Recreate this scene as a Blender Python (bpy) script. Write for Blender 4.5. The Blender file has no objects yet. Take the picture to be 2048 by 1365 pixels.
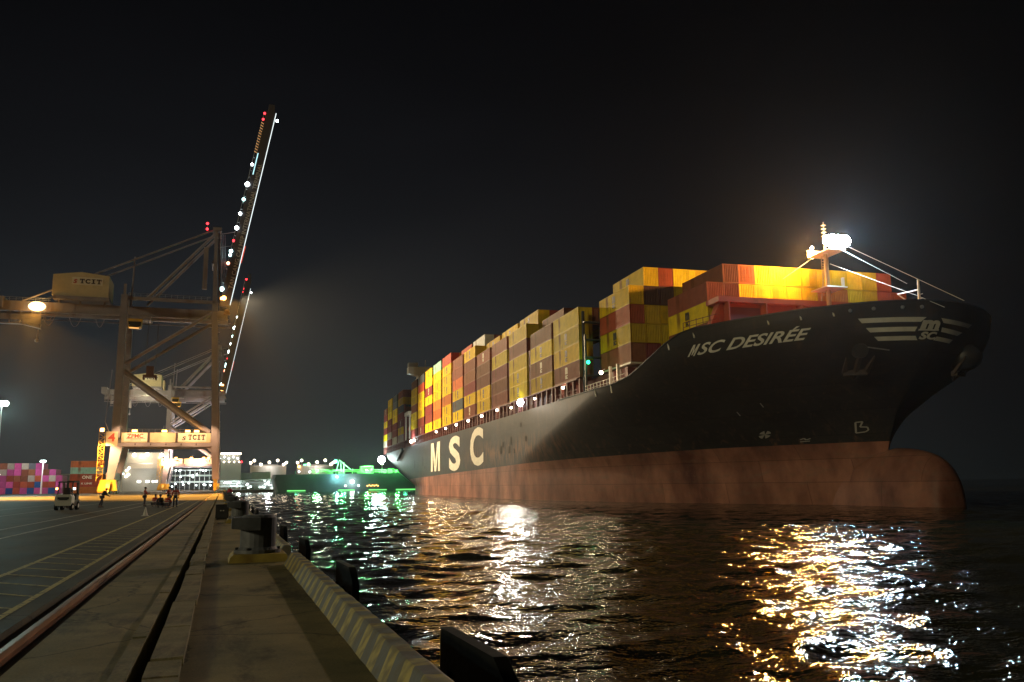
import bpy, bmesh, math, random
from mathutils import Vector, Matrix
random.seed(7)
S = bpy.context.scene
COL = S.collection
R = math.radians

# ------------------------------------------------------------------ camera
F = 1700.0 / 2048 * 36
cam = bpy.data.cameras.new('camera'); cam.sensor_width = 36; cam.lens = F
cam.clip_start = 0.1; cam.clip_end = 20000
camo = bpy.data.objects.new('camera', cam); COL.objects.link(camo)
yaw = math.atan(576 / 1700); pitch = math.atan(286.5 / 1700); rl = 0.012
fw0 = Vector((math.sin(yaw), math.cos(yaw), 0)); rt0 = Vector((math.cos(yaw), -math.sin(yaw), 0)); up0 = Vector((0, 0, 1))
fw = fw0 * math.cos(pitch) + up0 * math.sin(pitch); up1 = up0 * math.cos(pitch) - fw0 * math.sin(pitch)
rt = rt0 * math.cos(rl) - up1 * math.sin(rl); up = rt.cross(fw)
m = Matrix.Identity(3); m.col[0] = rt; m.col[1] = up; m.col[2] = -fw
camo.matrix_world = Matrix.Translation((0, 0, 1.6)) @ m.to_4x4()
S.camera = camo

# ------------------------------------------------------------------ sky, weak key light, exposure
W = bpy.data.worlds.new('World'); S.world = W; W.use_nodes = True
nt = W.node_tree; nt.nodes.clear()
def N(nt, t, **k):
    n = nt.nodes.new(t)
    for a, v in k.items():
        if a.startswith('i_'):
            n.inputs[a[2:].replace('_', ' ')].default_value = v
        else: setattr(n, a, v)
    return n
def math_(nt, op, a, b=None, c=None):
    n = nt.nodes.new('ShaderNodeMath'); n.operation = op
    for i, v in enumerate((a, b, c)):
        if v is None: continue
        if hasattr(v, 'links'): nt.links.new(v, n.inputs[i])
        else: n.inputs[i].default_value = v
    return n.outputs[0]
out = N(nt, 'ShaderNodeOutputWorld'); bg = N(nt, 'ShaderNodeBackground')
tc = N(nt, 'ShaderNodeTexCoord'); sep = N(nt, 'ShaderNodeSeparateXYZ')
nt.links.new(tc.outputs['Generated'], sep.inputs[0])
# light-polluted air: brightest low down over the port (north and left), black overhead and out to sea
el = math_(nt, 'MAXIMUM', sep.outputs['Z'], 0.0)
g1 = math_(nt, 'EXPONENT', math_(nt, 'MULTIPLY', el, -4.6))
azd = math_(nt, 'ADD', math_(nt, 'MULTIPLY', sep.outputs['X'], 0.02), math_(nt, 'MULTIPLY', sep.outputs['Y'], 1.0))
az = math_(nt, 'POWER', math_(nt, 'MAXIMUM', azd, 0.0), 4.6)
g = math_(nt, 'ADD', math_(nt, 'MULTIPLY', math_(nt, 'MULTIPLY', g1, az), 0.036), 0.0011)
mixc = N(nt, 'ShaderNodeMixRGB'); mixc.inputs[1].default_value = (0.86, 0.86, 1.12, 1); mixc.inputs[2].default_value = (0.86, 1.03, 1.04, 1)
nt.links.new(g1, mixc.inputs[0]); nt.links.new(mixc.outputs[0], bg.inputs[0]); nt.links.new(g, bg.inputs[1])
nt.links.new(bg.outputs[0], out.inputs[0])
cn = N(nt, 'ShaderNodeTexNoise'); cn.inputs['Scale'].default_value = 2.2; cn.inputs['Detail'].default_value = 7; cmp_ = N(nt, 'ShaderNodeMapping'); cmp_.inputs['Scale'].default_value = (1, 1, 3)
nt.links.new(tc.outputs['Generated'], cmp_.inputs[0]); nt.links.new(cmp_.outputs[0], cn.inputs['Vector'])
g2 = math_(nt, 'MULTIPLY', g, math_(nt, 'ADD', 0.55, math_(nt, 'MULTIPLY', cn.outputs['Fac'], 0.9))); nt.links.new(g2, bg.inputs[1])

sl = bpy.data.lights.new('sun', 'SUN'); sl.energy = 0.72; sl.angle = R(4); sl.color = (1.0, 0.86, 0.5)
so = bpy.data.objects.new('sun', sl); COL.objects.link(so)
so.rotation_euler = Vector((0.9, 0.31, -0.25)).to_track_quat('-Z', 'Y').to_euler()

S.view_settings.view_transform = 'Standard'; S.view_settings.look = 'None'
S.view_settings.exposure = 0; S.view_settings.gamma = 1; S.view_settings.use_curve_mapping = False
S.cycles.max_bounces = 5; S.cycles.diffuse_bounces = 2; S.cycles.glossy_bounces = 3; S.cycles.volume_bounces = 0
S.cycles.sample_clamp_indirect = 6; S.cycles.use_denoising = True; S.cycles.denoiser = 'OPENIMAGEDENOISE'; S.cycles.denoising_input_passes = 'RGB_ALBEDO_NORMAL'; S.cycles.denoising_prefilter = 'ACCURATE'; S.cycles.use_adaptive_sampling = False
S.cycles.caustics_reflective = False; S.cycles.caustics_refractive = False

# ------------------------------------------------------------------ helpers
class MB:
    def __init__(s): s.v = []; s.f = []; s.m = []
    def add(s, vs, fs, mi=0):
        o = len(s.v); s.v += [tuple(v) for v in vs]
        for f in fs: s.f.append(tuple(i + o for i in f)); s.m.append(mi)
    def box(s, x0, x1, y0, y1, z0, z1, mi=0):
        s.add([(x0,y0,z0),(x1,y0,z0),(x1,y1,z0),(x0,y1,z0),(x0,y0,z1),(x1,y0,z1),(x1,y1,z1),(x0,y1,z1)],
              [(0,3,2,1),(4,5,6,7),(0,1,5,4),(1,2,6,5),(2,3,7,6),(3,0,4,7)], mi)
    def beam(s, p, q, w, h, mi=0, w2=None, h2=None, ref=(0, 0, 1)):
        p = Vector(p); q = Vector(q); d = (q - p).normalized(); r = Vector(ref)
        if abs(d.dot(r)) > 0.98: r = Vector((0, 1, 0))
        a = d.cross(r).normalized(); b = a.cross(d).normalized()
        w2 = w if w2 is None else w2; h2 = h if h2 is None else h2
        vs = []
        for c, ww, hh in ((p, w, h), (q, w2, h2)):
            for sx, sy in ((-1,-1),(1,-1),(1,1),(-1,1)): vs.append(c + a * (sx * ww / 2) + b * (sy * hh / 2))
        s.add(vs, [(0,3,2,1),(4,5,6,7),(0,1,5,4),(1,2,6,5),(2,3,7,6),(3,0,4,7)], mi)
    def tube(s, p, q, r, n=8, mi=0, r2=None):
        p = Vector(p); q = Vector(q); d = (q - p).normalized(); rf = Vector((0,0,1))
        if abs(d.dot(rf)) > 0.98: rf = Vector((0,1,0))
        a = d.cross(rf).normalized(); b = a.cross(d); r2 = r if r2 is None else r2
        vs = [c + (a * math.cos(t) + b * math.sin(t)) * rr for c, rr in ((p, r), (q, r2)) for t in [2*math.pi*i/n for i in range(n)]]
        s.add(vs, [(i, (i+1)%n, n+(i+1)%n, n+i) for i in range(n)] + [tuple(range(n))[::-1], tuple(range(n, 2*n))], mi)
    def ball(s, c, r, n=8, k=6, mi=0, sz=1.0, sx=1.0, sy=1.0):
        vs = []
        for j in range(k + 1):
            ph = math.pi * j / k
            for i in range(n):
                t = 2*math.pi*i/n
                vs.append((c[0]+r*sx*math.sin(ph)*math.cos(t), c[1]+r*sy*math.sin(ph)*math.sin(t), c[2]+r*sz*math.cos(ph)))
        s.add(vs, [(j*n+i, (j+1)*n+i, (j+1)*n+(i+1)%n, j*n+(i+1)%n) for j in range(k) for i in range(n)], mi)
    def prism(s, pts, axis, a, b, mi=0):
        n = len(pts)
        def mk(p, t): return {'x': (t, p[0], p[1]), 'y': (p[0], t, p[1]), 'z': (p[0], p[1], t)}[axis]
        s.add([mk(p, a) for p in pts] + [mk(p, b) for p in pts],
              [tuple(range(n))[::-1], tuple(range(n, 2*n))] + [(i, (i+1)%n, n+(i+1)%n, n+i) for i in range(n)], mi)
    def mesh(s, name, mats, smooth=False):
        me = bpy.data.meshes.new(name); me.from_pydata(s.v, [], s.f)
        for mt in mats: me.materials.append(mt)
        if len(mats) > 1: me.polygons.foreach_set('material_index', s.m)
        if smooth: me.polygons.foreach_set('use_smooth', [True]*len(s.f))
        me.update(); return me
def link(name, data, parent=None, loc=(0,0,0), rz=0):
    o = bpy.data.objects.new(name, data); COL.objects.link(o); o.location = loc; o.rotation_euler = (0, 0, rz)
    if parent: o.parent = parent
    return o
def obj(name, mb, mats, parent=None, loc=(0,0,0), rz=0, smooth=False):
    if not isinstance(mats, (list, tuple)): mats = [mats]
    me = mb.mesh(name, mats, smooth)
    bm = bmesh.new(); bm.from_mesh(me); bmesh.ops.recalc_face_normals(bm, faces=bm.faces); bm.to_mesh(me); bm.free()
    return link(name, me, parent, loc, rz)
def tag(o, label=None, cat=None, group=None, kind=None):
    if label: o['label'] = label
    if cat: o['category'] = cat
    if group: o['group'] = group
    if kind: o['kind'] = kind
    return o
def empty(name, loc, rz, label, cat, group=None):
    return tag(link(name, None, None, loc, rz), label, cat, group)
def structure(o): o['kind'] = 'structure'; return o

MATS = {}
def mat(name, col, rough=0.6, metal=0.0, var=0.0, scale=1.0, bump=0.0, emit=None, estr=0.0, spec=0.5, rust=0.0):
    if name in MATS: return MATS[name]
    m = bpy.data.materials.new(name); m.use_nodes = True; nt = m.node_tree; b = nt.nodes['Principled BSDF']
    b.inputs['Base Color'].default_value = (*col, 1); b.inputs['Roughness'].default_value = rough
    b.inputs['Metallic'].default_value = metal; b.inputs['Specular IOR Level'].default_value = spec
    if emit:
        b.inputs['Emission Color'].default_value = (*emit, 1); b.inputs['Emission Strength'].default_value = estr
    if var > 0 or bump > 0 or rust > 0:
        t = N(nt, 'ShaderNodeTexCoord'); n = N(nt, 'ShaderNodeTexNoise'); n.inputs['Scale'].default_value = scale
        n.inputs['Detail'].default_value = 6; nt.links.new(t.outputs['Object'], n.inputs['Vector'])
        src = None
        if var > 0:
            r = N(nt, 'ShaderNodeValToRGB'); e = r.color_ramp.elements
            e[0].position = 0.3; e[1].position = 0.7
            e[0].color = (*[c * (1 - var) for c in col], 1); e[1].color = (*[min(1, c * (1 + var)) for c in col], 1)
            nt.links.new(n.outputs['Fac'], r.inputs[0]); src = r.outputs[0]
        if rust > 0:
            n2 = N(nt, 'ShaderNodeTexNoise'); n2.inputs['Scale'].default_value = scale * 0.6; n2.inputs['Detail'].default_value = 8
            mp = N(nt, 'ShaderNodeMapping'); mp.inputs['Scale'].default_value = (1, 1, 0.25); mp.inputs['Location'].default_value = (31, 7, 3)
            nt.links.new(t.outputs['Object'], mp.inputs[0]); nt.links.new(mp.outputs[0], n2.inputs['Vector'])
            rr = N(nt, 'ShaderNodeValToRGB'); rr.color_ramp.elements[0].position = 0.62 - 0.12 * rust; rr.color_ramp.elements[1].position = 0.72
            nt.links.new(n2.outputs['Fac'], rr.inputs[0])
            mx = N(nt, 'ShaderNodeMixRGB'); mx.inputs[2].default_value = (0.13, 0.045, 0.015, 1)
            if src: nt.links.new(src, mx.inputs[1])
            else: mx.inputs[1].default_value = (*col, 1)
            nt.links.new(math_(nt, 'MULTIPLY', rr.outputs[0], 0.8), mx.inputs[0]); src = mx.outputs[0]
        if src: nt.links.new(src, b.inputs['Base Color'])
        if bump > 0:
            bp = N(nt, 'ShaderNodeBump'); bp.inputs['Strength'].default_value = 1; bp.inputs['Distance'].default_value = bump
            nt.links.new(n.outputs['Fac'], bp.inputs['Height']); nt.links.new(bp.outputs[0], b.inputs['Normal'])
    MATS[name] = m; return m
def glow(name, col, s):
    if name in MATS: return MATS[name]
    m = bpy.data.materials.new(name); m.use_nodes = True; nt = m.node_tree; nt.nodes.clear()
    e = N(nt, 'ShaderNodeEmission'); e.inputs[0].default_value = (*col, 1); e.inputs[1].default_value = s
    o = N(nt, 'ShaderNodeOutputMaterial'); nt.links.new(e.outputs[0], o.inputs[0]); MATS[name] = m; return m
G_white = glow('lamp_white', (0.85, 1.0, 1.0), 14); G_cool = glow('lamp_cool', (0.6, 1.0, 0.95), 10)
G_amber = glow('lamp_amber', (1.0, 0.45, 0.1), 14); G_red = glow('lamp_red', (1.0, 0.03, 0.04), 6)
G_green = glow('lamp_green', (0.15, 1.0, 0.4), 7); G_warm = glow('lamp_warm', (1.0, 0.82, 0.6), 14)
G_hot = glow('lamp_hot', (0.85, 0.95, 1.0), 45); G_win = glow('lit_window', (0.9, 0.95, 0.85), 1.6)
def light(parent, loc, energy, col, rad=0.4, aim=None, ang=None, blend=0.4, name='lamp_light'):
    l = bpy.data.lights.new(name, 'SPOT' if aim else 'POINT'); l.energy = energy; l.color = col; l.shadow_soft_size = rad
    o = bpy.data.objects.new(name, l); COL.objects.link(o); o.location = loc
    if aim:
        l.spot_size = R(ang); l.spot_blend = blend
        o.rotation_euler = (Vector(aim) - Vector(loc)).to_track_quat('-Z', 'Y').to_euler()
    if parent: o.parent = parent
    return o

def text_mesh(s, bold=0.0, shear=0.0, box=None):
    """letters as a flat mesh, returned as (verts2d, faces) scaled to fill box (x0,x1,y0,y1)"""
    cu = bpy.data.curves.new('t', 'FONT'); cu.body = s; cu.offset = bold; cu.shear = shear; cu.resolution_u = 4
    o = bpy.data.objects.new('t', cu); COL.objects.link(o)
    dg = bpy.context.evaluated_depsgraph_get(); me = bpy.data.meshes.new_from_object(o.evaluated_get(dg))
    vs = [(v.co.x, v.co.y) for v in me.vertices]; fs = [tuple(p.vertices) for p in me.polygons]
    bpy.data.objects.remove(o); bpy.data.curves.remove(cu); bpy.data.meshes.remove(me)
    if box:
        xs = [v[0] for v in vs]; ys = [v[1] for v in vs]; ax, bx, ay, by = min(xs), max(xs), min(ys), max(ys)
        vs = [(box[0] + (x-ax)/(bx-ax)*(box[1]-box[0]), box[2] + (y-ay)/(by-ay)*(box[3]-box[2])) for x, y in vs]
    return vs, fs
def slab_text(s, x0, x1, y0, y1):
    """bold slab-serif capitals T C I"""
    mbv = []; mbf = []
    def bx(a, b, c, d):
        o = len(mbv); mbv.extend([(a,c),(b,c),(b,d),(a,d)]); mbf.append((o,o+1,o+2,o+3))
    n = len(s); w = (x1-x0)/(n+(n-1)*0.16); h = y1-y0
    for i, ch in enumerate(s):
        a = x0 + i*w*1.16; b = a+w; c = (a+b)/2
        if ch == 'T':
            bx(a, b, y1-h*.2, y1); bx(c-w*.15, c+w*.15, y0, y1-h*.2); bx(c-w*.3, c-w*.15, y0, y0+h*.16); bx(c+w*.15, c+w*.3, y0, y0+h*.16)
            bx(a, a+w*.16, y1-h*.38, y1-h*.2); bx(b-w*.16, b, y1-h*.38, y1-h*.2)
        elif ch == 'I':
            bx(c-w*.17, c+w*.17, y0, y1); bx(c-w*.4, c-w*.17, y0, y0+h*.17); bx(c+w*.17, c+w*.4, y0, y0+h*.17)
            bx(c-w*.4, c-w*.17, y1-h*.17, y1); bx(c+w*.17, c+w*.4, y1-h*.17, y1)
        else:
            v, f = text_mesh('C', 0.05, 0, (a, b, y0, y1)); o = len(mbv); mbv.extend(v); mbf.extend([tuple(i+o for i in t) for t in f])
            bx(b-w*.1, b, y1-h*.36, y1)
    return mbv, mbf
def decal(name, vf, fn, m, parent=None):
    vs, fs = vf; me = bpy.data.meshes.new(name); me.from_pydata([tuple(fn(x, y)) for x, y in vs], [], fs); me.materials.append(m)
    return link(name, me, parent)

# ------------------------------------------------------------------ materials
M_black = mat('black_rubber', (0.006, 0.006, 0.006), 0.85, spec=0.15, var=0.3, scale=3, bump=0.01)
M_crane = mat('crane_grey_paint', (0.27, 0.245, 0.29), 0.5, var=0.15, scale=0.3, rust=0.3)
M_house = mat('cream_panel', (0.62, 0.52, 0.33), 0.6, var=0.08, scale=0.6)
M_sign = mat('sign_white', (0.78, 0.72, 0.6), 0.6)
M_brown = mat('sign_brown', (0.05, 0.025, 0.02), 0.6)
M_redtxt = mat('sign_red', (0.5, 0.06, 0.03), 0.6)
M_yel = mat('machine_yellow', (0.7, 0.42, 0.04), 0.5, var=0.2, scale=0.8, rust=0.4)
M_dark = mat('dark_steel', (0.05, 0.05, 0.055), 0.5, var=0.3, scale=2)
M_steel = mat('steel', (0.35, 0.35, 0.36), 0.4, metal=0.6, var=0.2, scale=3)
M_white = mat('white_paint', (0.75, 0.73, 0.68), 0.5, var=0.06, scale=1)
M_ltr = mat('hull_letter_paint', (0.66, 0.64, 0.56), 0.6, var=0.12, scale=0.9)

# ------------------------------------------------------------------ quay
def concrete(name, base, dark, scale=0.6, joint=None):
    m = bpy.data.materials.new(name); m.use_nodes = True; nt = m.node_tree; b = nt.nodes['Principled BSDF']
    t = N(nt, 'ShaderNodeTexCoord')
    def noise(sc, det, ro=0.6, loc=0, st=(1, 1, 1)):
        mp = N(nt, 'ShaderNodeMapping'); mp.inputs['Location'].default_value = (loc, loc * 1.7, 0); mp.inputs['Scale'].default_value = st
        n = N(nt, 'ShaderNodeTexNoise'); n.inputs['Scale'].default_value = sc; n.inputs['Detail'].default_value = det; n.inputs['Roughness'].default_value = ro
        nt.links.new(t.outputs['Object'], mp.inputs[0]); nt.links.new(mp.outputs[0], n.inputs['Vector']); return n.outputs['Fac']
    def ramp(f, a, b_, ca, cb):
        r = N(nt, 'ShaderNodeValToRGB'); r.color_ramp.elements[0].position = a; r.color_ramp.elements[1].position = b_
        r.color_ramp.elements[0].color = (*ca, 1); r.color_ramp.elements[1].color = (*cb, 1); nt.links.new(f, r.inputs[0]); return r.outputs[0]
    def mul(col, f):
        mx = N(nt, 'ShaderNodeMixRGB'); mx.blend_type = 'MULTIPLY'; mx.inputs[0].default_value = 1; nt.links.new(col, mx.inputs[1]); nt.links.new(f, mx.inputs[2]); return mx.outputs[0]
    a = noise(scale, 9, 0.65); col = ramp(a, 0.34, 0.66, dark, base)
    big = noise(scale * 0.35, 5, 0.6, 11); col = mul(col, ramp(big, 0.3, 0.7, (0.62, 0.7, 0.62), (1.2, 1.12, 1.0)))
    fine = noise(38, 5, 0.7, 5); col = mul(col, ramp(fine, 0.3, 0.7, (0.72, 0.72, 0.72), (1.2, 1.2, 1.2)))
    stain = noise(1.1, 8, 0.7, 23, (1, 0.35, 1)); col = mul(col, ramp(stain, 0.36, 0.46, (0.42, 0.4, 0.38), (1, 1, 1)))
    v = N(nt, 'ShaderNodeTexVoronoi'); v.feature = 'DISTANCE_TO_EDGE'; v.inputs['Scale'].default_value = 0.28
    mp = N(nt, 'ShaderNodeMapping'); nt.links.new(t.outputs['Object'], mp.inputs[0]); wob = N(nt, 'ShaderNodeTexNoise'); wob.inputs['Scale'].default_value = 1.5; wob.inputs['Detail'].default_value = 5
    nt.links.new(t.outputs['Object'], wob.inputs['Vector']); ad = N(nt, 'ShaderNodeMixRGB'); ad.blend_type = 'ADD'; ad.inputs[0].default_value = 0.6
    nt.links.new(mp.outputs[0], ad.inputs[1]); nt.links.new(wob.outputs['Color'], ad.inputs[2]); nt.links.new(ad.outputs[0], v.inputs['Vector'])
    crack = ramp(v.outputs['Distance'], 0.002, 0.006, (0.35, 0.35, 0.35), (1, 1, 1)); col = mul(col, crack)
    if joint:
        sp = N(nt, 'ShaderNodeSeparateXYZ'); nt.links.new(t.outputs['Object'], sp.inputs[0])
        f = math_(nt, 'ABSOLUTE', math_(nt, 'SUBTRACT', math_(nt, 'FRACT', math_(nt, 'DIVIDE', math_(nt, 'ADD', sp.outputs['Y'], math_(nt, 'MULTIPLY', wob.outputs['Fac'], 0.03)), joint)), 0.5))
        col = mul(col, ramp(f, 0.4965, 0.4985, (1, 1, 1), (0.25, 0.25, 0.25)))
    nt.links.new(col, b.inputs['Base Color']); b.inputs['Specular IOR Level'].default_value = 0.3
    rr = N(nt, 'ShaderNodeMapRange'); rr.inputs[3].default_value = 0.42; rr.inputs[4].default_value = 0.95
    nt.links.new(stain, rr.inputs[0]); nt.links.new(rr.outputs[0], b.inputs['Roughness'])
    bp = N(nt, 'ShaderNodeBump'); bp.inputs['Distance'].default_value = 0.014; bp.inputs['Strength'].default_value = 0.9
    h = math_(nt, 'ADD', math_(nt, 'ADD', a, math_(nt, 'MULTIPLY', fine, 0.3)), math_(nt, 'MULTIPLY', v.outputs['Distance'], 0.05))
    nt.links.new(h, bp.inputs['Height']); nt.links.new(bp.outputs[0], b.inputs['Normal']); return m
M_quay = concrete('quay_concrete', (0.42, 0.345, 0.19), (0.19, 0.18, 0.105), 0.6, 6.3)
M_yard = concrete('yard_asphalt', (0.13, 0.125, 0.1), (0.06, 0.06, 0.05), 0.3)
M_slab = concrete('slab_concrete', (0.42, 0.36, 0.22), (0.22, 0.2, 0.13), 1.6)
Y0, Y1 = -30, 560
def grid_sheet(mb, x0, x1, y0, y1, z): mb.add([(x0,y0,z),(x1,y0,z),(x1,y1,z),(x0,y1,z)], [(0,1,2,3)])
q = MB(); q.box(-1.76, -0.69, Y0, Y1, -4, 0); q.box(-0.55, 1.62, Y0, Y1, -4, 0); q.box(-0.69, -0.55, Y0, Y1, -4, -0.45)
structure(obj('quay', q, M_quay))
q = MB(); q.box(-700, -2.30, Y0, Y1, -4, 0); q.box(-2.30, -1.76, Y0, Y1, -4, -0.1)
structure(obj('yard_pavement', q, M_yard))
q = MB(); q.box(-700, 500, Y1, 1500, -4, 0.02); structure(obj('terminal_ground', q, M_yard))
# yellow hatch ladder and lane lines
def paint(name, col, wear):
    m = bpy.data.materials.new(name); m.use_nodes = True; nt = m.node_tree; b = nt.nodes['Principled BSDF']
    t = N(nt, 'ShaderNodeTexCoord'); n = N(nt, 'ShaderNodeTexNoise'); n.inputs['Scale'].default_value = 7; n.inputs['Detail'].default_value = 8
    nt.links.new(t.outputs['Object'], n.inputs['Vector'])
    r = N(nt, 'ShaderNodeValToRGB'); r.color_ramp.elements[0].position = wear - 0.05; r.color_ramp.elements[1].position = wear + 0.05
    r.color_ramp.elements[0].color = (0.12, 0.12, 0.095, 1); r.color_ramp.elements[1].color = (*col, 1)
    nt.links.new(n.outputs['Fac'], r.inputs[0]); nt.links.new(r.outputs[0], b.inputs['Base Color']); b.inputs['Roughness'].default_value = 0.7
    return m
M_ypaint = paint('worn_yellow_paint', (0.62, 0.55, 0.2), 0.43); M_wpaint = paint('worn_white_paint', (0.55, 0.52, 0.42), 0.42)
q = MB(); grid_sheet(q, -3.95, -3.83, 2, 120, 0.004); grid_sheet(q, -2.66, -2.56, 2, 120, 0.004)
y = 2.2
while y < 120:
    q.add([(-3.83, y + 1.35, 0.004), (-3.83, y + 1.23, 0.004), (-2.66, y, 0.004), (-2.66, y + 0.12, 0.004)], [(0,1,2,3)]); y += 1.42
structure(obj('hatched_marking', q, M_ypaint))
q = MB(); grid_sheet(q, -7.05, -6.9, 5, 300, 0.004); grid_sheet(q, -8.6, -8.45, 5, 300, 0.004)
grid_sheet(q, -13.1, -12.95, 5, 300, 0.004); grid_sheet(q, -17.2, -17.05, 5, 300, 0.004)
structure(obj('lane_marking', q, M_wpaint))
# crane rail in its slot
M_rail = mat('rail_steel', (0.36, 0.2, 0.12), 0.45, metal=0.8, var=0.25, scale=1.5, bump=0.002)
def rail(x, lab):
    q = MB(); q.prism([(-0.08, -0.1), (0.08, -0.1), (0.08, -0.085), (0.02, -0.07), (0.02, -0.03), (0.045, -0.02), (0.045, 0.006), (0.03, 0.014), (-0.03, 0.014), (-0.045, 0.006), (-0.045, -0.02), (-0.02, -0.03), (-0.02, -0.07), (-0.08, -0.085)], 'y', Y0, 540)
    tag(obj('crane_rail', q, M_rail, loc=(x, 0, 0)), lab, 'rail')
rail(-2.03, 'polished steel crane rail in its slot beside the hatched yellow marking')
# trench kerbs and cover slabs
q = MB(); y = 1.0
while y < 200:
    L = random.choice((2.1, 2.5, 4.2)); q.box(-0.83, -0.69, y, y + L - 0.05, 0, 0.035 + random.random() * 0.02); y += L
structure(obj('trench_kerb', q, M_slab))
proto = None; y = 2.0; k = 0
while y < 75:
    L = random.choice((0.75, 1.0, 1.9, 2.3)) if y < 30 else 2.3
    q = MB(); t = random.random() * 0.02; w = random.uniform(-0.02, 0.02)
    q.prism([(-L/2 + .012, 0), (L/2 - .012, 0), (L/2 - .012, .05 + t), (L/2 - .04, .07 + t), (-L/2 + .04, .065 + t), (-L/2 + .012, .045 + t)], 'x', -0.14, 0.14)
    q.v = [(a, b, c) for (a, b, c) in q.v]
    o = obj('trench_cover', q, M_slab, loc=(-0.405 + w, y + L/2, 0)); o.rotation_euler = (0, random.uniform(-.02, .02), random.uniform(-.012, .012))
    tag(o, 'weathered concrete cover slab lying in the row beside the dark cable trench', 'cover slab', 'concrete cover slabs along the cable trench')
    y += L + 0.02; k += 1
# striped kerb
def kerb_mat():
    m = bpy.data.materials.new('striped_kerb_paint'); m.use_nodes = True; nt = m.node_tree; b = nt.nodes['Principled BSDF']
    t = N(nt, 'ShaderNodeTexCoord'); s = N(nt, 'ShaderNodeSeparateXYZ'); nt.links.new(t.outputs['Object'], s.inputs[0])
    w = math_(nt, 'FRACT', math_(nt, 'DIVIDE', math_(nt, 'SUBTRACT', s.outputs['Y'], math_(nt, 'MULTIPLY', s.outputs['Z'], 0.9)), 0.62))
    st = math_(nt, 'GREATER_THAN', w, 0.5)
    n = N(nt, 'ShaderNodeTexNoise'); n.inputs['Scale'].default_value = 5; n.inputs['Detail'].default_value = 8; nt.links.new(t.outputs['Object'], n.inputs['Vector'])
    mx = N(nt, 'ShaderNodeMixRGB'); mx.inputs[1].default_value = (0.17, 0.175, 0.17, 1); mx.inputs[2].default_value = (0.5, 0.42, 0.14, 1); nt.links.new(st, mx.inputs[0])
    r = N(nt, 'ShaderNodeValToRGB'); r.color_ramp.elements[0].position = 0.42; r.color_ramp.elements[1].position = 0.6
    nt.links.new(n.outputs['Fac'], r.inputs[0])
    m2 = N(nt, 'ShaderNodeMixRGB'); m2.inputs[2].default_value = (0.17, 0.15, 0.1, 1); nt.links.new(math_(nt, 'MULTIPLY', r.outputs[0], 0.75), m2.inputs[0]); nt.links.new(mx.outputs[0], m2.inputs[1])
    nt.links.new(m2.outputs[0], b.inputs['Base Color']); b.inputs['Roughness'].default_value = 0.7
    bp = N(nt, 'ShaderNodeBump'); bp.inputs['Distance'].default_value = 0.02; nt.links.new(n.outputs['Fac'], bp.inputs['Height']); nt.links.new(bp.outputs[0], b.inputs['Normal'])
    return m
M_kerb = kerb_mat()
def kerb(ya, yb, lab):
    q = MB(); prof = [(1.3, 0), (1.44, 0.215), (1.46, 0.235), (1.60, 0.235), (1.63, 0.21), (1.63, -0.2), (1.3, -0.2)]
    n = max(2, int((yb - ya) / 0.3)); vs = []
    for i in range(n + 1):
        y = ya + (yb - ya) * i / n
        for (a, b) in prof:
            j = random.uniform(-.006, .006); vs.append((a + j, y, b + (j if b > 0.05 else 0)))
    m_ = len(prof); fs = [(i*m_+j, (i+1)*m_+j, (i+1)*m_+(j+1)%m_, i*m_+(j+1)%m_) for i in range(n) for j in range(m_)]
    fs += [tuple(range(m_))[::-1], tuple(range(n*m_, n*m_+m_))]
    q.add(vs, fs); o = obj('kerb', q, M_kerb); tag(o, lab, 'kerb', 'striped kerbs along the quay edge'); return o
kerb(2.0, 19.0, 'yellow and grey striped kerb nearest the camera, ending at the first bollard')
kerb(21.3, 40.8, 'striped kerb between the first and second bollard')
kerb(43.2, 62, 'striped kerb just past the second bollard'); kerb(64, 84, 'striped kerb beyond the third bollard on the quay edge')
kerb(86, 240, 'distant striped kerb running on to the nearest crane')
# bollards
M_boll = mat('bollard_iron', (0.11, 0.12, 0.14), 0.6, var=0.35, scale=3, bump=0.01, rust=0.5)
def base_mat():
    return mat('bollard_base_paint', (0.42, 0.32, 0.07), 0.7, var=0.3, scale=2.5, bump=0.01, rust=1.0)
def bollard(x, y, lab, first=[None]):
    if first[0] is None:
        t = empty('mooring_bollard', (x, y, 0), 0, lab, 'bollard', 'mooring bollards along the quay edge')
        q = MB(); q.prism([(-.62, 0), (.62, 0), (.6, .14), (.56, .17), (-.52, .17), (-.58, .12)], 'y', -.62, .62); obj('base', q, base_mat(), t)
        q = MB(); q.tube((0, 0, .17), (0, 0, .24), .5, 24); q.tube((0, 0, .24), (0, 0, .3), .44, 24, r2=.39); q.tube((0, 0, .3), (0, 0, .93), .385, 24); q.tube((0, 0, .93), (0, 0, .99), .385, 24, r2=.33)
        obj('drum', q, M_boll, t, smooth=False)
        q = MB(); q.prism([(-.58, .72), (-.2, .68), (.02, .68), (.02, .95), (-.58, .95)], 'y', -.62, -.02); q.prism([(-.58, .72), (-.2, .68), (.02, .68), (.02, .95), (-.58, .95)], 'y', -.015, .3)
        obj('head', q, M_boll, t)
        for a in range(6):
            q = MB(); c = math.cos(a*math.pi/3)*.45; s_ = math.sin(a*math.pi/3)*.45; q.tube((c, s_, .24), (c, s_, .29), .035, 6); obj('bolt', q, M_dark, t)
        first[0] = t; return t
    src = first[0]; o = src.copy(); COL.objects.link(o); o.location = (x, y, 0)
    for ch in src.children: c = ch.copy(); COL.objects.link(c); c.parent = o
    o['label'] = lab; return o
ords = ['', 'second', 'third', 'fourth', 'fifth', 'sixth', 'seventh', 'eighth', 'ninth', 'tenth']
bollard(0.82, 20.3, 'dark iron mooring bollard with T head on a rusty yellow base, nearest the camera')
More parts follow.
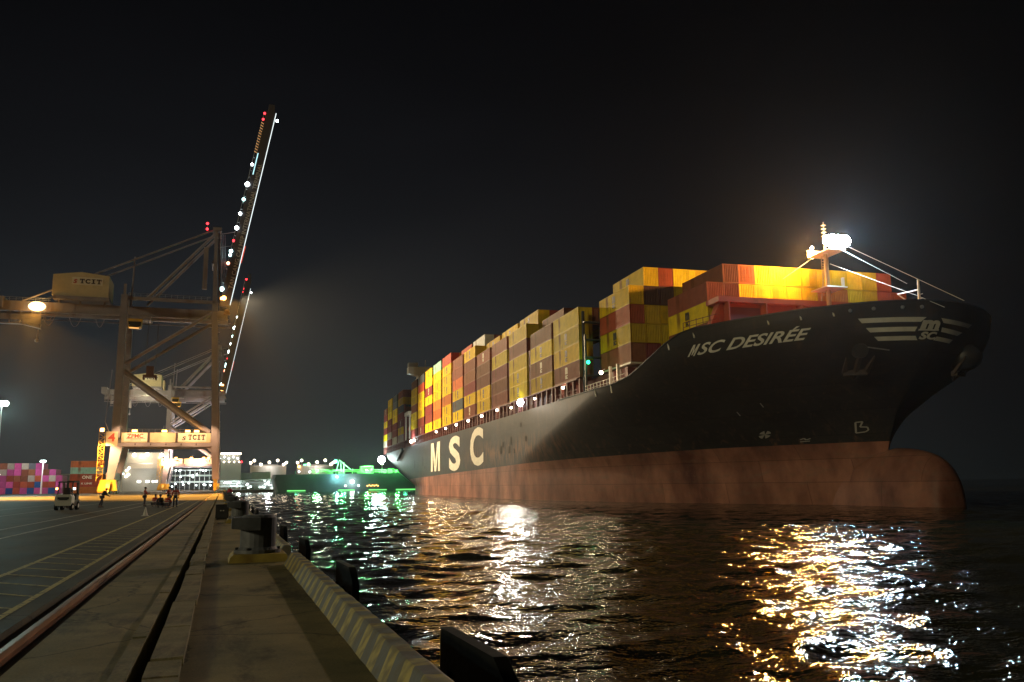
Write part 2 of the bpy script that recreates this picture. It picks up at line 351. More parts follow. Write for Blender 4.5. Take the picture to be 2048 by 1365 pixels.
for i in range(1, 10):
    bollard(0.86, 20.3 + 21.9 * i, 'dark iron mooring bollard, %s along the quay edge from the camera' % ords[i])
# service cabinet
t = empty('service_cabinet', (0.07, 47.0, 0), 0, 'low dark service cabinet standing left of the second bollard', 'cabinet')
q = MB(); q.box(-.32, .32, -.2, .2, .05, .72); q.box(-.34, .34, -.22, .22, .72, .76); q.box(-.26, .26, -.16, .16, 0, .05); obj('housing', q, M_dark, t)
q = MB(); q.box(-.28, -.01, -.215, -.202, .1, .68); q.box(.01, .28, -.215, -.202, .1, .68); obj('door', q, M_dark, t)
q = MB(); q.box(-.1, -.03, -.222, -.216, .42, .47); q.box(.03, .1, -.222, -.216, .42, .47); obj('label_plate', q, M_white, t)
q = MB(); q.prism([(-.25, 0), (.25, 0), (.25, .1), (-.25, .14)], 'y', -.2, .2); o = obj('wheel_chock', q, M_slab, loc=(.45, 42.2, 0)); tag(o, 'small pale concrete chock beside the second bollard', 'chock')
# fenders
def fender(y0, first=[None], n=0):
    lab = 'black rubber fender panel standing off the quay wall, %s' % ('nearest the camera' if n == 0 else '%s along the quay edge' % ords[n]) if n < 10 else ''
    if first[0] is None:
        t = empty('fender', (2.35, y0, 0), 0, lab, 'fender', 'black fenders along the quay wall')
        q = MB(); q.prism([(-.1, -2.4), (2.4, -2.4), (2.34, .07), (.4, .1), (-.1, -.14)], 'x', -.02, .11)
        obj('frontal_panel', q, M_black, t)
        for yy in (0.1, 1.0, 1.9):
            q = MB(); q.box(-.07, -.023, yy - .05, yy + .05, -2.3, -.3); obj('rear_rib', q, M_black, t)
        q = MB(); q.tube((-.72, 1.1, -1.2), (-.03, 1.1, -1.2), .42, 16, r2=.5); obj('rubber_cone', q, M_black, t)
        for ya, yb in ((.3, .5), (2.1, 1.9)): q = MB(); q.tube((-.7, ya, -.5), (-.03, yb, -.6), .025, 6); obj('chain', q, M_dark, t)
        first[0] = t; return
    src = first[0]; o = src.copy(); COL.objects.link(o); o.location = (2.35, y0, 0); o['label'] = lab
    for ch in src.children: c = ch.copy(); COL.objects.link(c); c.parent = o
for i in range(10): fender(7.1 + 9.1 * i, n=i)

# ------------------------------------------------------------------ water
def water_mat():
    m = bpy.data.materials.new('water'); m.use_nodes = True; nt = m.node_tree; b = nt.nodes['Principled BSDF']
    b.inputs['Base Color'].default_value = (0.03, 0.03, 0.014, 1); b.inputs['IOR'].default_value = 1.33
    b.inputs['Roughness'].default_value = 0.04
    t = N(nt, 'ShaderNodeTexCoord')
    hs = []
    for sc, amp, st, rot in ((0.5, 0.085, 0.5, 14), (1.5, 0.088, 0.6, -12), (3.6, 0.046, 0.7, 9), (8.5, 0.017, 0.85, 0)):
        mp = N(nt, 'ShaderNodeMapping'); mp.inputs['Rotation'].default_value = (0, 0, R(-20 + rot)); mp.inputs['Scale'].default_value = (sc * st, sc, sc)
        mp.inputs['Rotation'].default_value = (0, 0, R(19 + rot))
        n = N(nt, 'ShaderNodeTexNoise'); n.inputs['Scale'].default_value = 1; n.inputs['Detail'].default_value = 2; n.inputs['Distortion'].default_value = 0.3
        nt.links.new(t.outputs['Object'], mp.inputs[0]); nt.links.new(mp.outputs[0], n.inputs['Vector'])
        hs.append(math_(nt, 'MULTIPLY', n.outputs['Fac'], amp))
    h = hs[0]
    for k in hs[1:]: h = math_(nt, 'ADD', h, k)
    bp = N(nt, 'ShaderNodeBump'); bp.inputs['Strength'].default_value = 1.0; bp.inputs['Distance'].default_value = 1.0
    nt.links.new(h, bp.inputs['Height']); nt.links.new(bp.outputs[0], b.inputs['Normal']); return m
WZ = -1.5
def make_water():
    q = MB(); NA, NR = 420, 800
    angs = [-12 + 110 * i / NA for i in range(NA + 1)] + [110, 130, 150, 165, 180]
    rs = [1.6 * (600 / 1.6) ** (i / NR) for i in range(NR + 1)] + [800, 1500, 3000, 9000]
    rnd = random.Random(3); waves = []
    for i in range(34):
        lam = 0.7 * (4.6 / 0.7) ** rnd.random(); th = rnd.gauss(R(71), 0.8); k = 2*math.pi/lam
        waves.append((k*math.cos(th), k*math.sin(th), rnd.random()*6.28, 0.0052 * lam ** 0.85))
    vs = []
    for r_ in rs:
        fade = max(0, min(1, (900 - r_) / 500)); 
        for a in angs:
            x = r_ * math.sin(R(a)); y = r_ * math.cos(R(a)); z = WZ
            if fade > 0:
                z += fade * sum(am * math.sin(kx*x + ky*y + p) for kx, ky, p, am in waves)
            vs.append((x, y, z))
    n = len(angs)
    q.add(vs, [(j*n+i, j*n+i+1, (j+1)*n+i+1, (j+1)*n+i) for j in range(len(rs)-1) for i in range(n-1)])
    me = q.mesh('water', [water_mat()], True); o = link('water', me); structure(o)
make_water()

# ------------------------------------------------------------------ ship frame
sa = yaw - math.atan(467 / 1700)
Dv = Vector((math.sin(sa), math.cos(sa), 0)); Nv = Vector((math.cos(sa), -math.sin(sa), 0))
PC = 71.4; HB = 24.6
ship_rz = math.atan2(-Dv.y, -Dv.x)
def sw(u, P, w): v = -u * Dv + P * Nv; return (v.x, v.y, w + WZ)     # ship coordinates to world
ship = empty('container_ship', sw(-230, PC, 0), ship_rz, 'huge black container ship with red bottom and white MSC lettering, stacked with containers', 'ship')
def L3(u, P, w): return (u + 230, P - PC, w)                          # ship coordinates to ship local
def us(w):      # stem profile
    pts = [(-3, -92), (3, -89.5), (7.9, -87.8), (9.1, -87.2), (11.1, -86.3), (12.5, -85.1), (14.5, -83.2), (15.9, -81.2), (17.5, -79.6), (19.5, -78.7), (21.2, -78.2), (23, -78.0)]
    for (a, b), (c, d) in zip(pts, pts[1:]):
        if w <= c: return b + (d - b) * (w - a) / (c - a)
    return pts[-1][1]
def lerp(a, b, t): return a + (b - a) * max(0, min(1, t))
def sm(t): t = max(0, min(1, t)); return t*t*(3-2*t)
def hull_pt(s, w):
    t = sm((w - 5) / 16.5)
    L = lerp(84, 38, t ** 0.8); p = lerp(1.75, 2.1, t); qq = lerp(1.15, 1.9, t)
    ust = us(w)
    if s <= 1:
        th = s * math.pi / 2
        return ust - L * (1 - max(0, math.cos(th)) ** (2 / p)), math.copysign(HB * abs(math.sin(th)) ** (2 / qq), s)
    ue = -400 + 3 * max(0, 17.4 - w) if w > 13 else lerp(-338, -386.8, (w - 3) / 10)
    Ls = lerp(60, 16, (w - 3) / 12)
    ua = ust - L; ub = ue + Ls
    if s <= 2: return ua + (ub - ua) * (s - 1), HB
    th = (s - 2) * math.pi / 2
    return ub - Ls * math.sin(th) ** 0.9, HB * max(0, math.cos(th)) ** 0.45
def wtop(u):
    pts = [(-1000, 17.35), (-116, 17.4), (-110.7, 18.0), (-106, 19.3), (-100.6, 21.3), (-98.3, 22.05), (-96.4, 22.3), (-88, 22.5), (-82, 22.75), (-78, 23)]
    for (a, b), (c, d) in zip(pts, pts[1:]):
        if u <= c: return b + (d - b) * (u - a) / (c - a)
    return pts[-1][1]
def hull_mat():
    m = bpy.data.materials.new('hull_paint'); m.use_nodes = True; nt = m.node_tree; b = nt.nodes['Principled BSDF']
    t = N(nt, 'ShaderNodeTexCoord'); s = N(nt, 'ShaderNodeSeparateXYZ'); nt.links.new(t.outputs['Object'], s.inputs[0])
    # boot line drops slightly aft (trim)
    ln = math_(nt, 'ADD', 7.72, math_(nt, 'MULTIPLY', math_(nt, 'MINIMUM', math_(nt, 'ADD', s.outputs['X'], -122), 0), 0.011))
    red = math_(nt, 'LESS_THAN', s.outputs['Z'], ln)
    def noise(sc, mpz, det=8, loc=(0, 0, 0)):
        mp = N(nt, 'ShaderNodeMapping'); mp.inputs['Scale'].default_value = (1, 1, mpz); mp.inputs['Location'].default_value = loc
        n = N(nt, 'ShaderNodeTexNoise'); n.inputs['Scale'].default_value = sc; n.inputs['Detail'].default_value = det; n.inputs['Roughness'].default_value = 0.6
        nt.links.new(t.outputs['Object'], mp.inputs[0]); nt.links.new(mp.outputs[0], n.inputs['Vector']); return n.outputs['Fac']
    def ramp(f, a, b_, ca, cb):
        r = N(nt, 'ShaderNodeValToRGB'); r.color_ramp.elements[0].position = a; r.color_ramp.elements[1].position = b_
        r.color_ramp.elements[0].color = (*ca, 1); r.color_ramp.elements[1].color = (*cb, 1); nt.links.new(f, r.inputs[0]); return r.outputs[0]
    blk = ramp(noise(0.12, 2.0), 0.3, 0.75, (0.009, 0.0095, 0.01), (0.03, 0.029, 0.027))
    rd = ramp(noise(0.16, 0.55, 10), 0.34, 0.66, (0.1, 0.034, 0.024), (0.38, 0.165, 0.11))
    streak = ramp(noise(0.9, 0.12, 10, (3, 9, 1)), 0.55, 0.75, (0, 0, 0), (1, 1, 1))
    mx = N(nt, 'ShaderNodeMixRGB'); nt.links.new(red, mx.inputs[0]); nt.links.new(blk, mx.inputs[1]); nt.links.new(rd, mx.inputs[2])
    # plate seams, weld butts and pale scuffs
    cx = N(nt, 'ShaderNodeCombineXYZ'); nt.links.new(s.outputs['X'], cx.inputs[0]); nt.links.new(s.outputs['Z'], cx.inputs[1])
    br = N(nt, 'ShaderNodeTexBrick'); br.inputs['Scale'].default_value = 1; br.inputs['Brick Width'].default_value = 11.5; br.inputs['Row Height'].default_value = 2.9; br.inputs['Mortar Size'].default_value = 0.05
    br.inputs['Color1'].default_value = (1, 1, 1, 1); br.inputs['Color2'].default_value = (0.8, 0.8, 0.8, 1); br.inputs['Mortar'].default_value = (0.55, 0.55, 0.55, 1); nt.links.new(cx.outputs[0], br.inputs['Vector'])
    mb = N(nt, 'ShaderNodeMixRGB'); mb.blend_type = 'MULTIPLY'; mb.inputs[0].default_value = 1; nt.links.new(mx.outputs[0], mb.inputs[1]); nt.links.new(br.outputs['Color'], mb.inputs[2])
    scf = ramp(noise(0.5, 3.0, 12, (40, 2, 7)), 0.52, 0.7, (0, 0, 0), (1, 1, 1))
    ms = N(nt, 'ShaderNodeMixRGB'); ms.inputs[2].default_value = (0.15, 0.105, 0.075, 1); nt.links.new(math_(nt, 'MULTIPLY', scf, math_(nt, 'ADD', 0.07, math_(nt, 'MULTIPLY', red, 0.35))), ms.inputs[0]); nt.links.new(mb.outputs[0], ms.inputs[1]); mx = ms
    m2 = N(nt, 'ShaderNodeMixRGB'); m2.inputs[2].default_value = (0.16, 0.075, 0.04, 1)
    nearline = math_(nt, 'SUBTRACT', 1.0, math_(nt, 'MINIMUM', math_(nt, 'MULTIPLY', math_(nt, 'ABSOLUTE', math_(nt, 'SUBTRACT', s.outputs['Z'], 7.4)), 0.35), 1.0))
    nt.links.new(math_(nt, 'MULTIPLY', math_(nt, 'MULTIPLY', streak, math_(nt, 'ADD', math_(nt, 'MULTIPLY', nearline, 0.75), 0.22)), 1.0), m2.inputs[0])
    nt.links.new(mx.outputs[0], m2.inputs[1])
    # rust and orange light painted on the hull amidships, above the boot line
    def band(v, lo, hi, soft):
        return math_(nt, 'MULTIPLY', math_(nt, 'MINIMUM', math_(nt, 'MAXIMUM', math_(nt, 'DIVIDE', math_(nt, 'SUBTRACT', v, lo), soft), 0), 1), math_(nt, 'MINIMUM', math_(nt, 'MAXIMUM', math_(nt, 'DIVIDE', math_(nt, 'SUBTRACT', hi, v), soft), 0), 1))
    rust_glow = math_(nt, 'MULTIPLY', math_(nt, 'MULTIPLY', band(s.outputs['X'], 5, 100, 30), band(s.outputs['Z'], 6.5, 13.5, 3.5)), ramp(noise(0.8, 0.35, 12, (7, 3, 2)), 0.42, 0.62, (0, 0, 0), (1, 1, 1)))
    m3 = N(nt, 'ShaderNodeMixRGB'); m3.inputs[2].default_value = (0.2, 0.085, 0.035, 1); nt.links.new(math_(nt, 'MULTIPLY', rust_glow, 0.7), m3.inputs[0]); nt.links.new(m2.outputs[0], m3.inputs[1])
    run = math_(nt, 'MULTIPLY', band(s.outputs['Z'], 7.8, 17.2, 1.5), ramp(noise(1.6, 0.06, 6, (11, 5, 2)), 0.6, 0.74, (0, 0, 0), (1, 1, 1)))
    m4 = N(nt, 'ShaderNodeMixRGB'); m4.inputs[2].default_value = (0.085, 0.05, 0.03, 1); nt.links.new(math_(nt, 'MULTIPLY', run, 0.5), m4.inputs[0]); nt.links.new(m3.outputs[0], m4.inputs[1])
    nt.links.new(m4.outputs[0], b.inputs['Base Color'])
    b.inputs['Roughness'].default_value = 0.55; b.inputs['Specular IOR Level'].default_value = 0.25
    bp = N(nt, 'ShaderNodeBump'); bp.inputs['Distance'].default_value = 0.05; bp.inputs['Strength'].default_value = 0.5
    nt.links.new(noise(0.25, 1.0, 3), bp.inputs['Height']); nt.links.new(bp.outputs[0], b.inputs['Normal']); return m
cols = [i / 44 for i in range(45)] + [1 + i / 30 for i in range(1, 31)] + [2 + i / 14 for i in range(1, 15)]
NW = 34
hv = []; tops = []
for s in cols:
    wt = 20
    for _ in range(6): wt = wtop(hull_pt(s, wt)[0])
    tops.append(wt)
    for j in range(NW + 1):
        w = -3 + (wt + 3) * j / NW; u, y = hull_pt(s, w); hv.append((u + 230, -y, w))
q = MB(); n = NW + 1
fs = [(i*n+j, (i+1)*n+j, (i+1)*n+j+1, i*n+j+1) for i in range(len(cols)-1) for j in range(NW)]
q.add(hv, fs); q.add([(x, -y, z) for x, y, z in hv], [f[::-1] for f in fs])
M_hull = hull_mat()
hull = link('hull', q.mesh('hull', [M_hull], True), ship)
# deck inside the bulwark
M_deck = mat('deck_red_oxide', (0.16, 0.045, 0.03), 0.7, var=0.2, scale=0.3)
q = MB(); vs = []
for s, wt in zip(cols, tops):
    wd = wt - (1.3 if wt > 18.5 else 0.15); u, y = hull_pt(s, wd); vs += [(u + 230, -y, wd), (u + 230, y, wd)]
q.add(vs, [(2*i, 2*i+1, 2*i+3, 2*i+2) for i in range(len(cols)-1)]); obj('deck', q, M_deck, ship)
# bulwark rail cap
q = MB()
for sg in (-1, 1):
    for i in range(0, 46):
        (u, y), (u2, y2) = hull_pt(cols[i], tops[i]), hull_pt(cols[i+1], tops[i+1])
        q.beam((u+230, sg*y, tops[i]+.05), (u2+230, sg*y2, tops[i+1]+.05), .3, .1)
obj('bulwark_rail', q, mat('ship_black', (0.02, 0.02, 0.022), 0.5), ship)
# bulbous bow
q = MB(); vs = []; nn = 28; kk = 24
for j in range(kk + 1):
    ph = math.pi / 2 * j / kk; rr = math.sin(ph) ** 0.42
    for i in range(nn):
        t = 2*math.pi*i/nn; vs.append((-87 + 8.7 * math.cos(ph) + 230, 3.1 * rr * math.cos(t), 0.2 + 6.6 * rr * math.sin(t)))
for u_, ry_, rz_ in ((-91, 3.3, 6.0), (-96, 3.2, 5.2), (-104, 2.4, 4)):
    for i in range(nn):
        t = 2*math.pi*i/nn; vs.append((u_ + 230, ry_ * math.cos(t), 0.1 + rz_ * math.sin(t)))
q.add(vs, [(j*nn+i, (j+1)*nn+i, (j+1)*nn+(i+1)%nn, j*nn+(i+1)%nn) for j in range(kk + 3) for i in range(nn)])
obj('bulbous_bow', q, M_hull, ship, smooth=True)

# ------------------------------------------------------------------ hull lettering
def plane_side(x, y): return (x + 230, -HB - 0.05, y)
# x axis on the starboard side runs aft, so letters read left (aft) to right (forward): x = u
for ch, (u0, u1, w0, w1) in zip('MSC', ((-268.6, -253.2, 6.9, 16.1), (-239.0, -223.5, 6.5, 16.4), (-211.4, -197.0, 7.2, 16.9))):
    if ch == 'M':
        P2 = lambda a, b: (u0 + (u1 - u0) * a, w0 + .4 + (w1 - w0 - .4) * b)
        vf = ([P2(*p) for p in ((0, 0), (.2, 0), (.2, 1), (0, 1), (.8, 0), (1, 0), (1, 1), (.8, 1), (.3, 1), (.2, 1), (.2, .72), (.41, 0), (.59, 0), (.5, .32), (.7, 1), (.8, 1), (.8, .72))],
              [(0, 1, 2, 3), (4, 5, 6, 7), (10, 11, 13, 8, 9), (12, 16, 15, 14, 13), (11, 12, 13)])
    else: vf = text_mesh(ch, 0.035, 0, (u0, u1, w0 + 0.4, w1))
    decal('hull_letter', vf, plane_side, M_ltr, ship)
def hull_map(s, w, off=0.09):
    u, y = hull_pt(s, w); u2, y2 = hull_pt(s + 0.004, w); u3, y3 = hull_pt(s, w + 0.05)
    a = Vector((u2 - u, -(y2 - y), 0)); b = Vector((u3 - u, -(y3 - y), 0.05)); nrm = a.cross(b).normalized()
    if (nrm.y > 0) == (s > -0.003): nrm = -nrm
    p = Vector((u + 230, -y, w)) + nrm * off; return p
def bil(c, x, y):   # bilinear in (s,w) corners BL, BR, TL, TR
    s = (c[0][0]*(1-x) + c[1][0]*x)*(1-y) + (c[2][0]*(1-x) + c[3][0]*x)*y
    w = (c[0][1]*(1-x) + c[1][1]*x)*(1-y) + (c[2][1]*(1-x) + c[3][1]*x)*y
    return hull_map(s, w)

# shipping line emblem and stripes wrapped round the stem
def strip(cs, n=24):
    """cs: BL, BR, TL, TR in (s, w) -> mesh strip on the hull"""
    vs = []; fs = []
    for i in range(n + 1):
        x = i / n
        for y in (0, 1):
            s = (cs[0][0]*(1-x)+cs[1][0]*x)*(1-y)+(cs[2][0]*(1-x)+cs[3][0]*x)*y; w = (cs[0][1]*(1-x)+cs[1][1]*x)*(1-y)+(cs[2][1]*(1-x)+cs[3][1]*x)*y
            vs.append(tuple(hull_map(s, w, 0.07)))
    for i in range(n): fs.append((2*i, 2*i+1, 2*i+3, 2*i+2))
    me = bpy.data.meshes.new('bow_stripe'); me.from_pydata(vs, [], fs); me.materials.append(M_ltr); return me
for cs in (((.229, 20.6), (.062, 20.6), (.24, 21.12), (.044, 21.12)), ((.206, 19.57), (.079, 19.57), (.218, 20.07), (.072, 20.07)), ((.182, 18.64), (.067, 18.64), (.194, 19.1), (.075, 19.1)),
           ((-.026, 20.55), (-.146, 20.3), (-.014, 21.08), (-.165, 20.72)), ((-.02, 19.57), (-.098, 19.3), (-.022, 20.07), (-.121, 19.7)), ((.008, 18.66), (-.072, 18.42), (-.006, 19.07), (-.084, 18.83))):
    link('bow_stripe', strip(cs), ship)
def emb(x, y): return hull_map(.066 - .078 * x, y, .1)
a, f1 = text_mesh('m', .06, .22, (0, 1, 19.68, 20.84)); decal('bow_emblem', (a, f1), emb, M_ltr, ship)
decal('emblem_foot', ([(-.04, 19.66), (.95, 19.66), (.97, 19.84), (-.02, 19.84)], [(0, 1, 2, 3)]), emb, M_ltr, ship)
decal('bow_emblem', text_mesh('SC', .05, .25, (.02, .9, 18.72, 19.55)), emb, M_ltr, ship)
# draught and thruster marks
def mk(name, pts, fs): 
    me = bpy.data.meshes.new(name); me.from_pydata([tuple(hull_map(s, w, .08)) for s, w in pts], [], fs); me.materials.append(mat('mark_paint', (.3, .29, .26), .7)); return link(name, me, ship)
vs = []; fs = []
for k in range(4):
    a0 = k*math.pi/2 + .25; o = len(vs); vs.append((.365, 9.2))
    for i in range(7): t = a0 + i*(math.pi/2 - .5)/6; vs.append((.365 + .0115*math.cos(t), 9.2 + .48*math.sin(t)))
    fs += [(o, o+1+i, o+2+i) for i in range(6)]
mk('thruster_mark', vs, fs)
def line(pts, wd=.07):
    vs = []; fs = []
    for (s0, w0), (s1, w1) in zip(pts, pts[1:]):
        o = len(vs); ds, dw = (s1-s0)*25, w1-w0; l = math.hypot(ds, dw); ps, pw = -dw/l*wd/25, ds/l*wd
        vs += [(s0-ps, w0-pw), (s1-ps, w1-pw), (s1+ps, w1+pw), (s0+ps, w0+pw)]; fs.append((o, o+1, o+2, o+3))
    return vs, fs
v, f = line([(.172, 10.1), (.152, 10.15), (.158, 9.55), (.136, 9.5), (.131, 9.15), (.14, 8.95), (.167, 8.85), (.172, 10.1)]); mk('bulb_mark', v, f)
v, f = line([(.293, 8.35), (.286, 8.5), (.28, 8.3), (.272, 8.45)], .05); mk('draught_mark', v, f)
v, f = line([(.292, 8.1), (.272, 8.15)], .05); mk('draught_mark', v, f)
for s_, w_ in ((.44, 12.2), (.40, 13.0)): v, f = line([(s_, w_), (s_-.012, w_-.5)], .025); mk('hull_scratch', v, f)
# anchors housed in bolsters
M_anch = mat('anchor_rust', (.04, .025, .02), .7, var=.4, scale=1.5, bump=.03)
def anchor(s, w, sg):
    p = hull_map(s, w, .25); u = hull_map(s - .03, w, .25); t = (u - p).normalized(); z = (hull_map(s, w + .8, .25) - p).normalized(); n_ = t.cross(z).normalized()
    if n_.y > 0: n_ = -n_
    if sg < 0: p.y = -p.y; t.y = -t.y; z.y = -z.y; n_.y = -n_.y
    P_ = lambda a, b, c: p + t*a + z*b + n_*c
    q = MB(); q.beam(P_(0, 1.2, .2), P_(0, -1.7, .55), .42, .5); q.beam(P_(-1.3, -1.5, .5), P_(1.3, -1.5, .5), .7, .6)
    for k in (-1, 1): q.beam(P_(k*1.15, -1.5, .5), P_(k*1.5, .9, .55), .6, .45, w2=.12, h2=.2)
    q.beam(P_(-.5, -1.4, .5), P_(0, -2.5, .4), .5, .4, w2=.1); q.beam(P_(.5, -1.4, .5), P_(0, -2.5, .4), .5, .4, w2=.1)
    obj('anchor', q, M_anch, ship)
    q = MB(); q.tube(P_(0, 1.0, -.6), P_(0, 1.6, .35), 1.0, 14, r2=.75); obj('hawse_pipe', q, mat('ship_black', (0.02, 0.02, 0.022), 0.5), ship)
    if sg < 0:
        q = MB(); q.ball(P_(-.3, .4, -.3), 2.0, 14, 10, sx=1.1, sz=.85); obj('anchor_bolster', q, mat('ship_black', (0.02, 0.02, 0.022), 0.5), ship, smooth=True)
    else: 
        q = MB(); q.beam(P_(.6, 1.9, .1), P_(3.0, 1.3, .1), .12, .12); obj('anchor_guard', q, M_steel, ship)
anchor(.225, 16.9, 1); anchor(.19, 17.0, -1)

NAME_C = [(0.662, 18.98), (0.357, 19.28), (0.664, 20.28), (0.354, 20.5)]
vf = text_mesh('SC DESIR\u00c9E', 0.02, 0.3, (0.085, 1, 0, 1.28)); decal('ship_name', vf, lambda x, y: bil(NAME_C, x, y), M_ltr, ship)
Mg = ([(a * .066 + b * .024, b) for a, b in ((0, 0), (.24, 0), (.24, 1), (0, 1), (.76, 0), (1, 0), (1, 1), (.76, 1), (.3, 1), (.24, .66), (.44, 0.1), (.56, 0.1), (.5, .42), (.7, 1), (.76, .66))],
      [(0, 1, 2, 3), (4, 5, 6, 7), (9, 10, 12, 8), (12, 11, 14, 13), (10, 11, 12), (2, 9, 8), (7, 13, 14)])
decal('ship_name', Mg, lambda x, y: bil(NAME_C, x, y), M_ltr, ship)

# ------------------------------------------------------------------ containers
CC = {'y': (0.64, 0.45, 0.012), 'b': (0.22, 0.075, 0.04), 'm': (0.2, 0.04, 0.035), 'r': (0.34, 0.06, 0.03), 'o': (0.46, 0.14, 0.035), 't': (0.25, 0.5, 0.42),
      'g': (0.1, 0.115, 0.13), 'n': (0.02, 0.09, 0.28), 's': (0.38, 0.34, 0.27), 'p': (0.5, 0.08, 0.26), 'd': (0.09, 0.045, 0.04), 'w': (0.5, 0.55, 0.58)}
CN = {'y': 'yellow', 'b': 'brown', 'm': 'maroon', 'r': 'red', 'o': 'orange brown', 't': 'pale teal', 'g': 'dark grey', 'n': 'blue', 's': 'tan', 'p': 'magenta pink', 'd': 'dark brown', 'w': 'light grey'}
def cmat(c):
    nm = 'container_' + CN[c].replace(' ', '_')
    if nm in MATS: return MATS[nm]
    m = mat(nm, CC[c], 0.55, var=0.14, scale=0.8, rust=0.2, spec=0.12); nt = m.node_tree; b = nt.nodes['Principled BSDF']
    src = b.inputs['Base Color'].links[0].from_socket; oi = N(nt, 'ShaderNodeObjectInfo'); hsv = N(nt, 'ShaderNodeHueSaturation')
    nt.links.new(math_(nt, 'ADD', 0.72, math_(nt, 'MULTIPLY', oi.outputs['Random'], 0.5)), hsv.inputs['Value']); nt.links.new(math_(nt, 'ADD', 0.49, math_(nt, 'MULTIPLY', math_(nt, 'FRACT', math_(nt, 'MULTIPLY', oi.outputs['Random'], 7.3)), 0.02)), hsv.inputs['Hue'])
    nt.links.new(src, hsv.inputs['Color']); nt.links.new(hsv.outputs[0], b.inputs['Base Color']); return m
M_logo = mat('container_logo', (0.06, 0.05, 0.03), 0.6); M_logol = mat('container_logo_light', (0.6, 0.5, 0.35), 0.6)
_cm = {}
def cont_mesh(c, L, H, door):
    key = (c, L, H, door)
    if key in _cm: return _cm[key]
    q = MB(); W2 = 1.219; z0 = 0.0; cp = 0.16; rail_ = 0.12
    for sx in (0, L - cp):
        for sy in (-W2, W2 - cp): q.box(sx, sx + cp, sy, sy + cp, z0, H)
    for sy in (-W2 + .003, W2 - rail_ - .003):
        q.box(cp, L - cp, sy, sy + rail_, z0 + .003, .15); q.box(cp, L - cp, sy, sy + rail_, H - .11, H - .003)
    for sx in (.003, L - rail_ - .003):
        q.box(sx, sx + rail_, -W2 + cp, W2 - cp, z0 + .003, .15); q.box(sx, sx + rail_, -W2 + cp, W2 - cp, H - .11, H - .003)
    # corrugated sides
    def corr(p0, p1, nrm, n, dep=0.04):
        p0 = Vector(p0); d = Vector(p1) - p0; vs = []; nrm = Vector(nrm)
        for i in range(n):
            for f, o in ((0, 0), (.3, 0), (.5, 1), (.8, 1)): vs.append(p0 + d * ((i + f) / n) - nrm * dep * o)
        vs.append(p0 + d)
        k = len(vs); q.add([(v.x, v.y, .15) for v in vs] + [(v.x, v.y, H - .11) for v in vs], [(i, i+1, k+i+1, k+i) for i in range(k-1)])
    corr((cp, -W2 + .03, 0), (L - cp, -W2 + .03, 0), (0, -1, 0), 34); corr((cp, W2 - .03, 0), (L - cp, W2 - .03, 0), (0, 1, 0), 34)
    corr((.03, -W2 + cp, 0), (.03, W2 - cp, 0), (-1, 0, 0), 8)
    if not door: corr((L - .03, -W2 + cp, 0), (L - .03, W2 - cp, 0), (1, 0, 0), 8, 0.055)
    q.add([(cp, -W2 + .05, H - .02), (L - cp, -W2 + .05, H - .02), (L - cp, W2 - .05, H - .02), (cp, W2 - .05, H - .02)], [(0, 1, 2, 3)])
    q.add([(cp, -W2 + .05, .1), (L - cp, -W2 + .05, .1), (L - cp, W2 - .05, .1), (cp, W2 - .05, .1)], [(0, 3, 2, 1)])
    me = q.mesh('shipping_container', [cmat(c)]); _cm[key] = me; return me
_dm = {}
def door_mesh(c, H, side):
    key = (c, H, side)
    if key in _dm: return _dm[key]
    q = MB(); a, b = (-1.05, -.01) if side < 0 else (.01, 1.05)
    q.box(0, .04, a, b, .17, H - .13)
    for i in range(4): z = .3 + (H - .7) * i / 4; q.box(.04, .07, a + .05, b - .05, z + .12, z + (H - .7) / 4 - .08)
    for f in (.28, .72):
        y = a + (b - a) * f; q.tube((.11, y, .16), (.11, y, H - .13), .02, 6)
        q.box(.04, .12, y - .05, y + .05, .9, .96); q.box(.04, .12, y - .05, y + .05, H - .5, H - .44)
    me = q.mesh('door', [cmat(c)]); _dm[key] = me; return me
_lg = {}
def logo_mesh(dark):
    if dark in _lg: return _lg[dark]
    a, f1 = text_mesh('m', 0.07, 0, (-.62, .62, 1.3, 2.5)); b, f2 = text_mesh('SC', 0.07, 0, (-.6, .6, .45, 1.15))
    o = len(a); me = bpy.data.meshes.new('logo'); me.from_pydata([(x, -1.222, z) for x, z in a + b], [], f1 + [tuple(i+o for i in f) for f in f2])
    me.materials.append(M_logo if dark else M_logol); _lg[dark] = me; return me
def container(u_fwd, P_near, w, c, label, grp, L=12.19, H=2.88, door=False, logo=False, spec=None, loc=None, rz=None):
    """u_fwd: forward end, P_near: near side; mesh runs from x=0 (aft) to x=L (forward)"""
    loc = loc or sw(u_fwd - L, P_near + 1.219, w); rz = ship_rz if rz is None else rz
    o = link('shipping_container', cont_mesh(c, L, H, door), None, loc, rz); tag(o, label, 'container', grp)
    if door:
        for s_ in (-1, 1): link('door', door_mesh(c, H, s_), o, (L - .06, 0, 0))
    if logo: link('logo', logo_mesh(logo == 1), o, (L * .5, 0, (H - 2.88) / 2))
    return o
TN = ['bottom', 'second', 'third', 'fourth', 'fifth', 'sixth', 'seventh', 'eighth', 'ninth']
ON = ['first', 'second', 'third', 'fourth', 'fifth', 'sixth', 'seventh', 'eighth', 'ninth', 'tenth', 'eleventh', 'twelfth', 'thirteenth', 'fourteenth', 'fifteenth', 'sixteenth', 'seventeenth', 'eighteenth', 'nineteenth', 'twentieth']
GS = "containers stacked on the ship's deck"
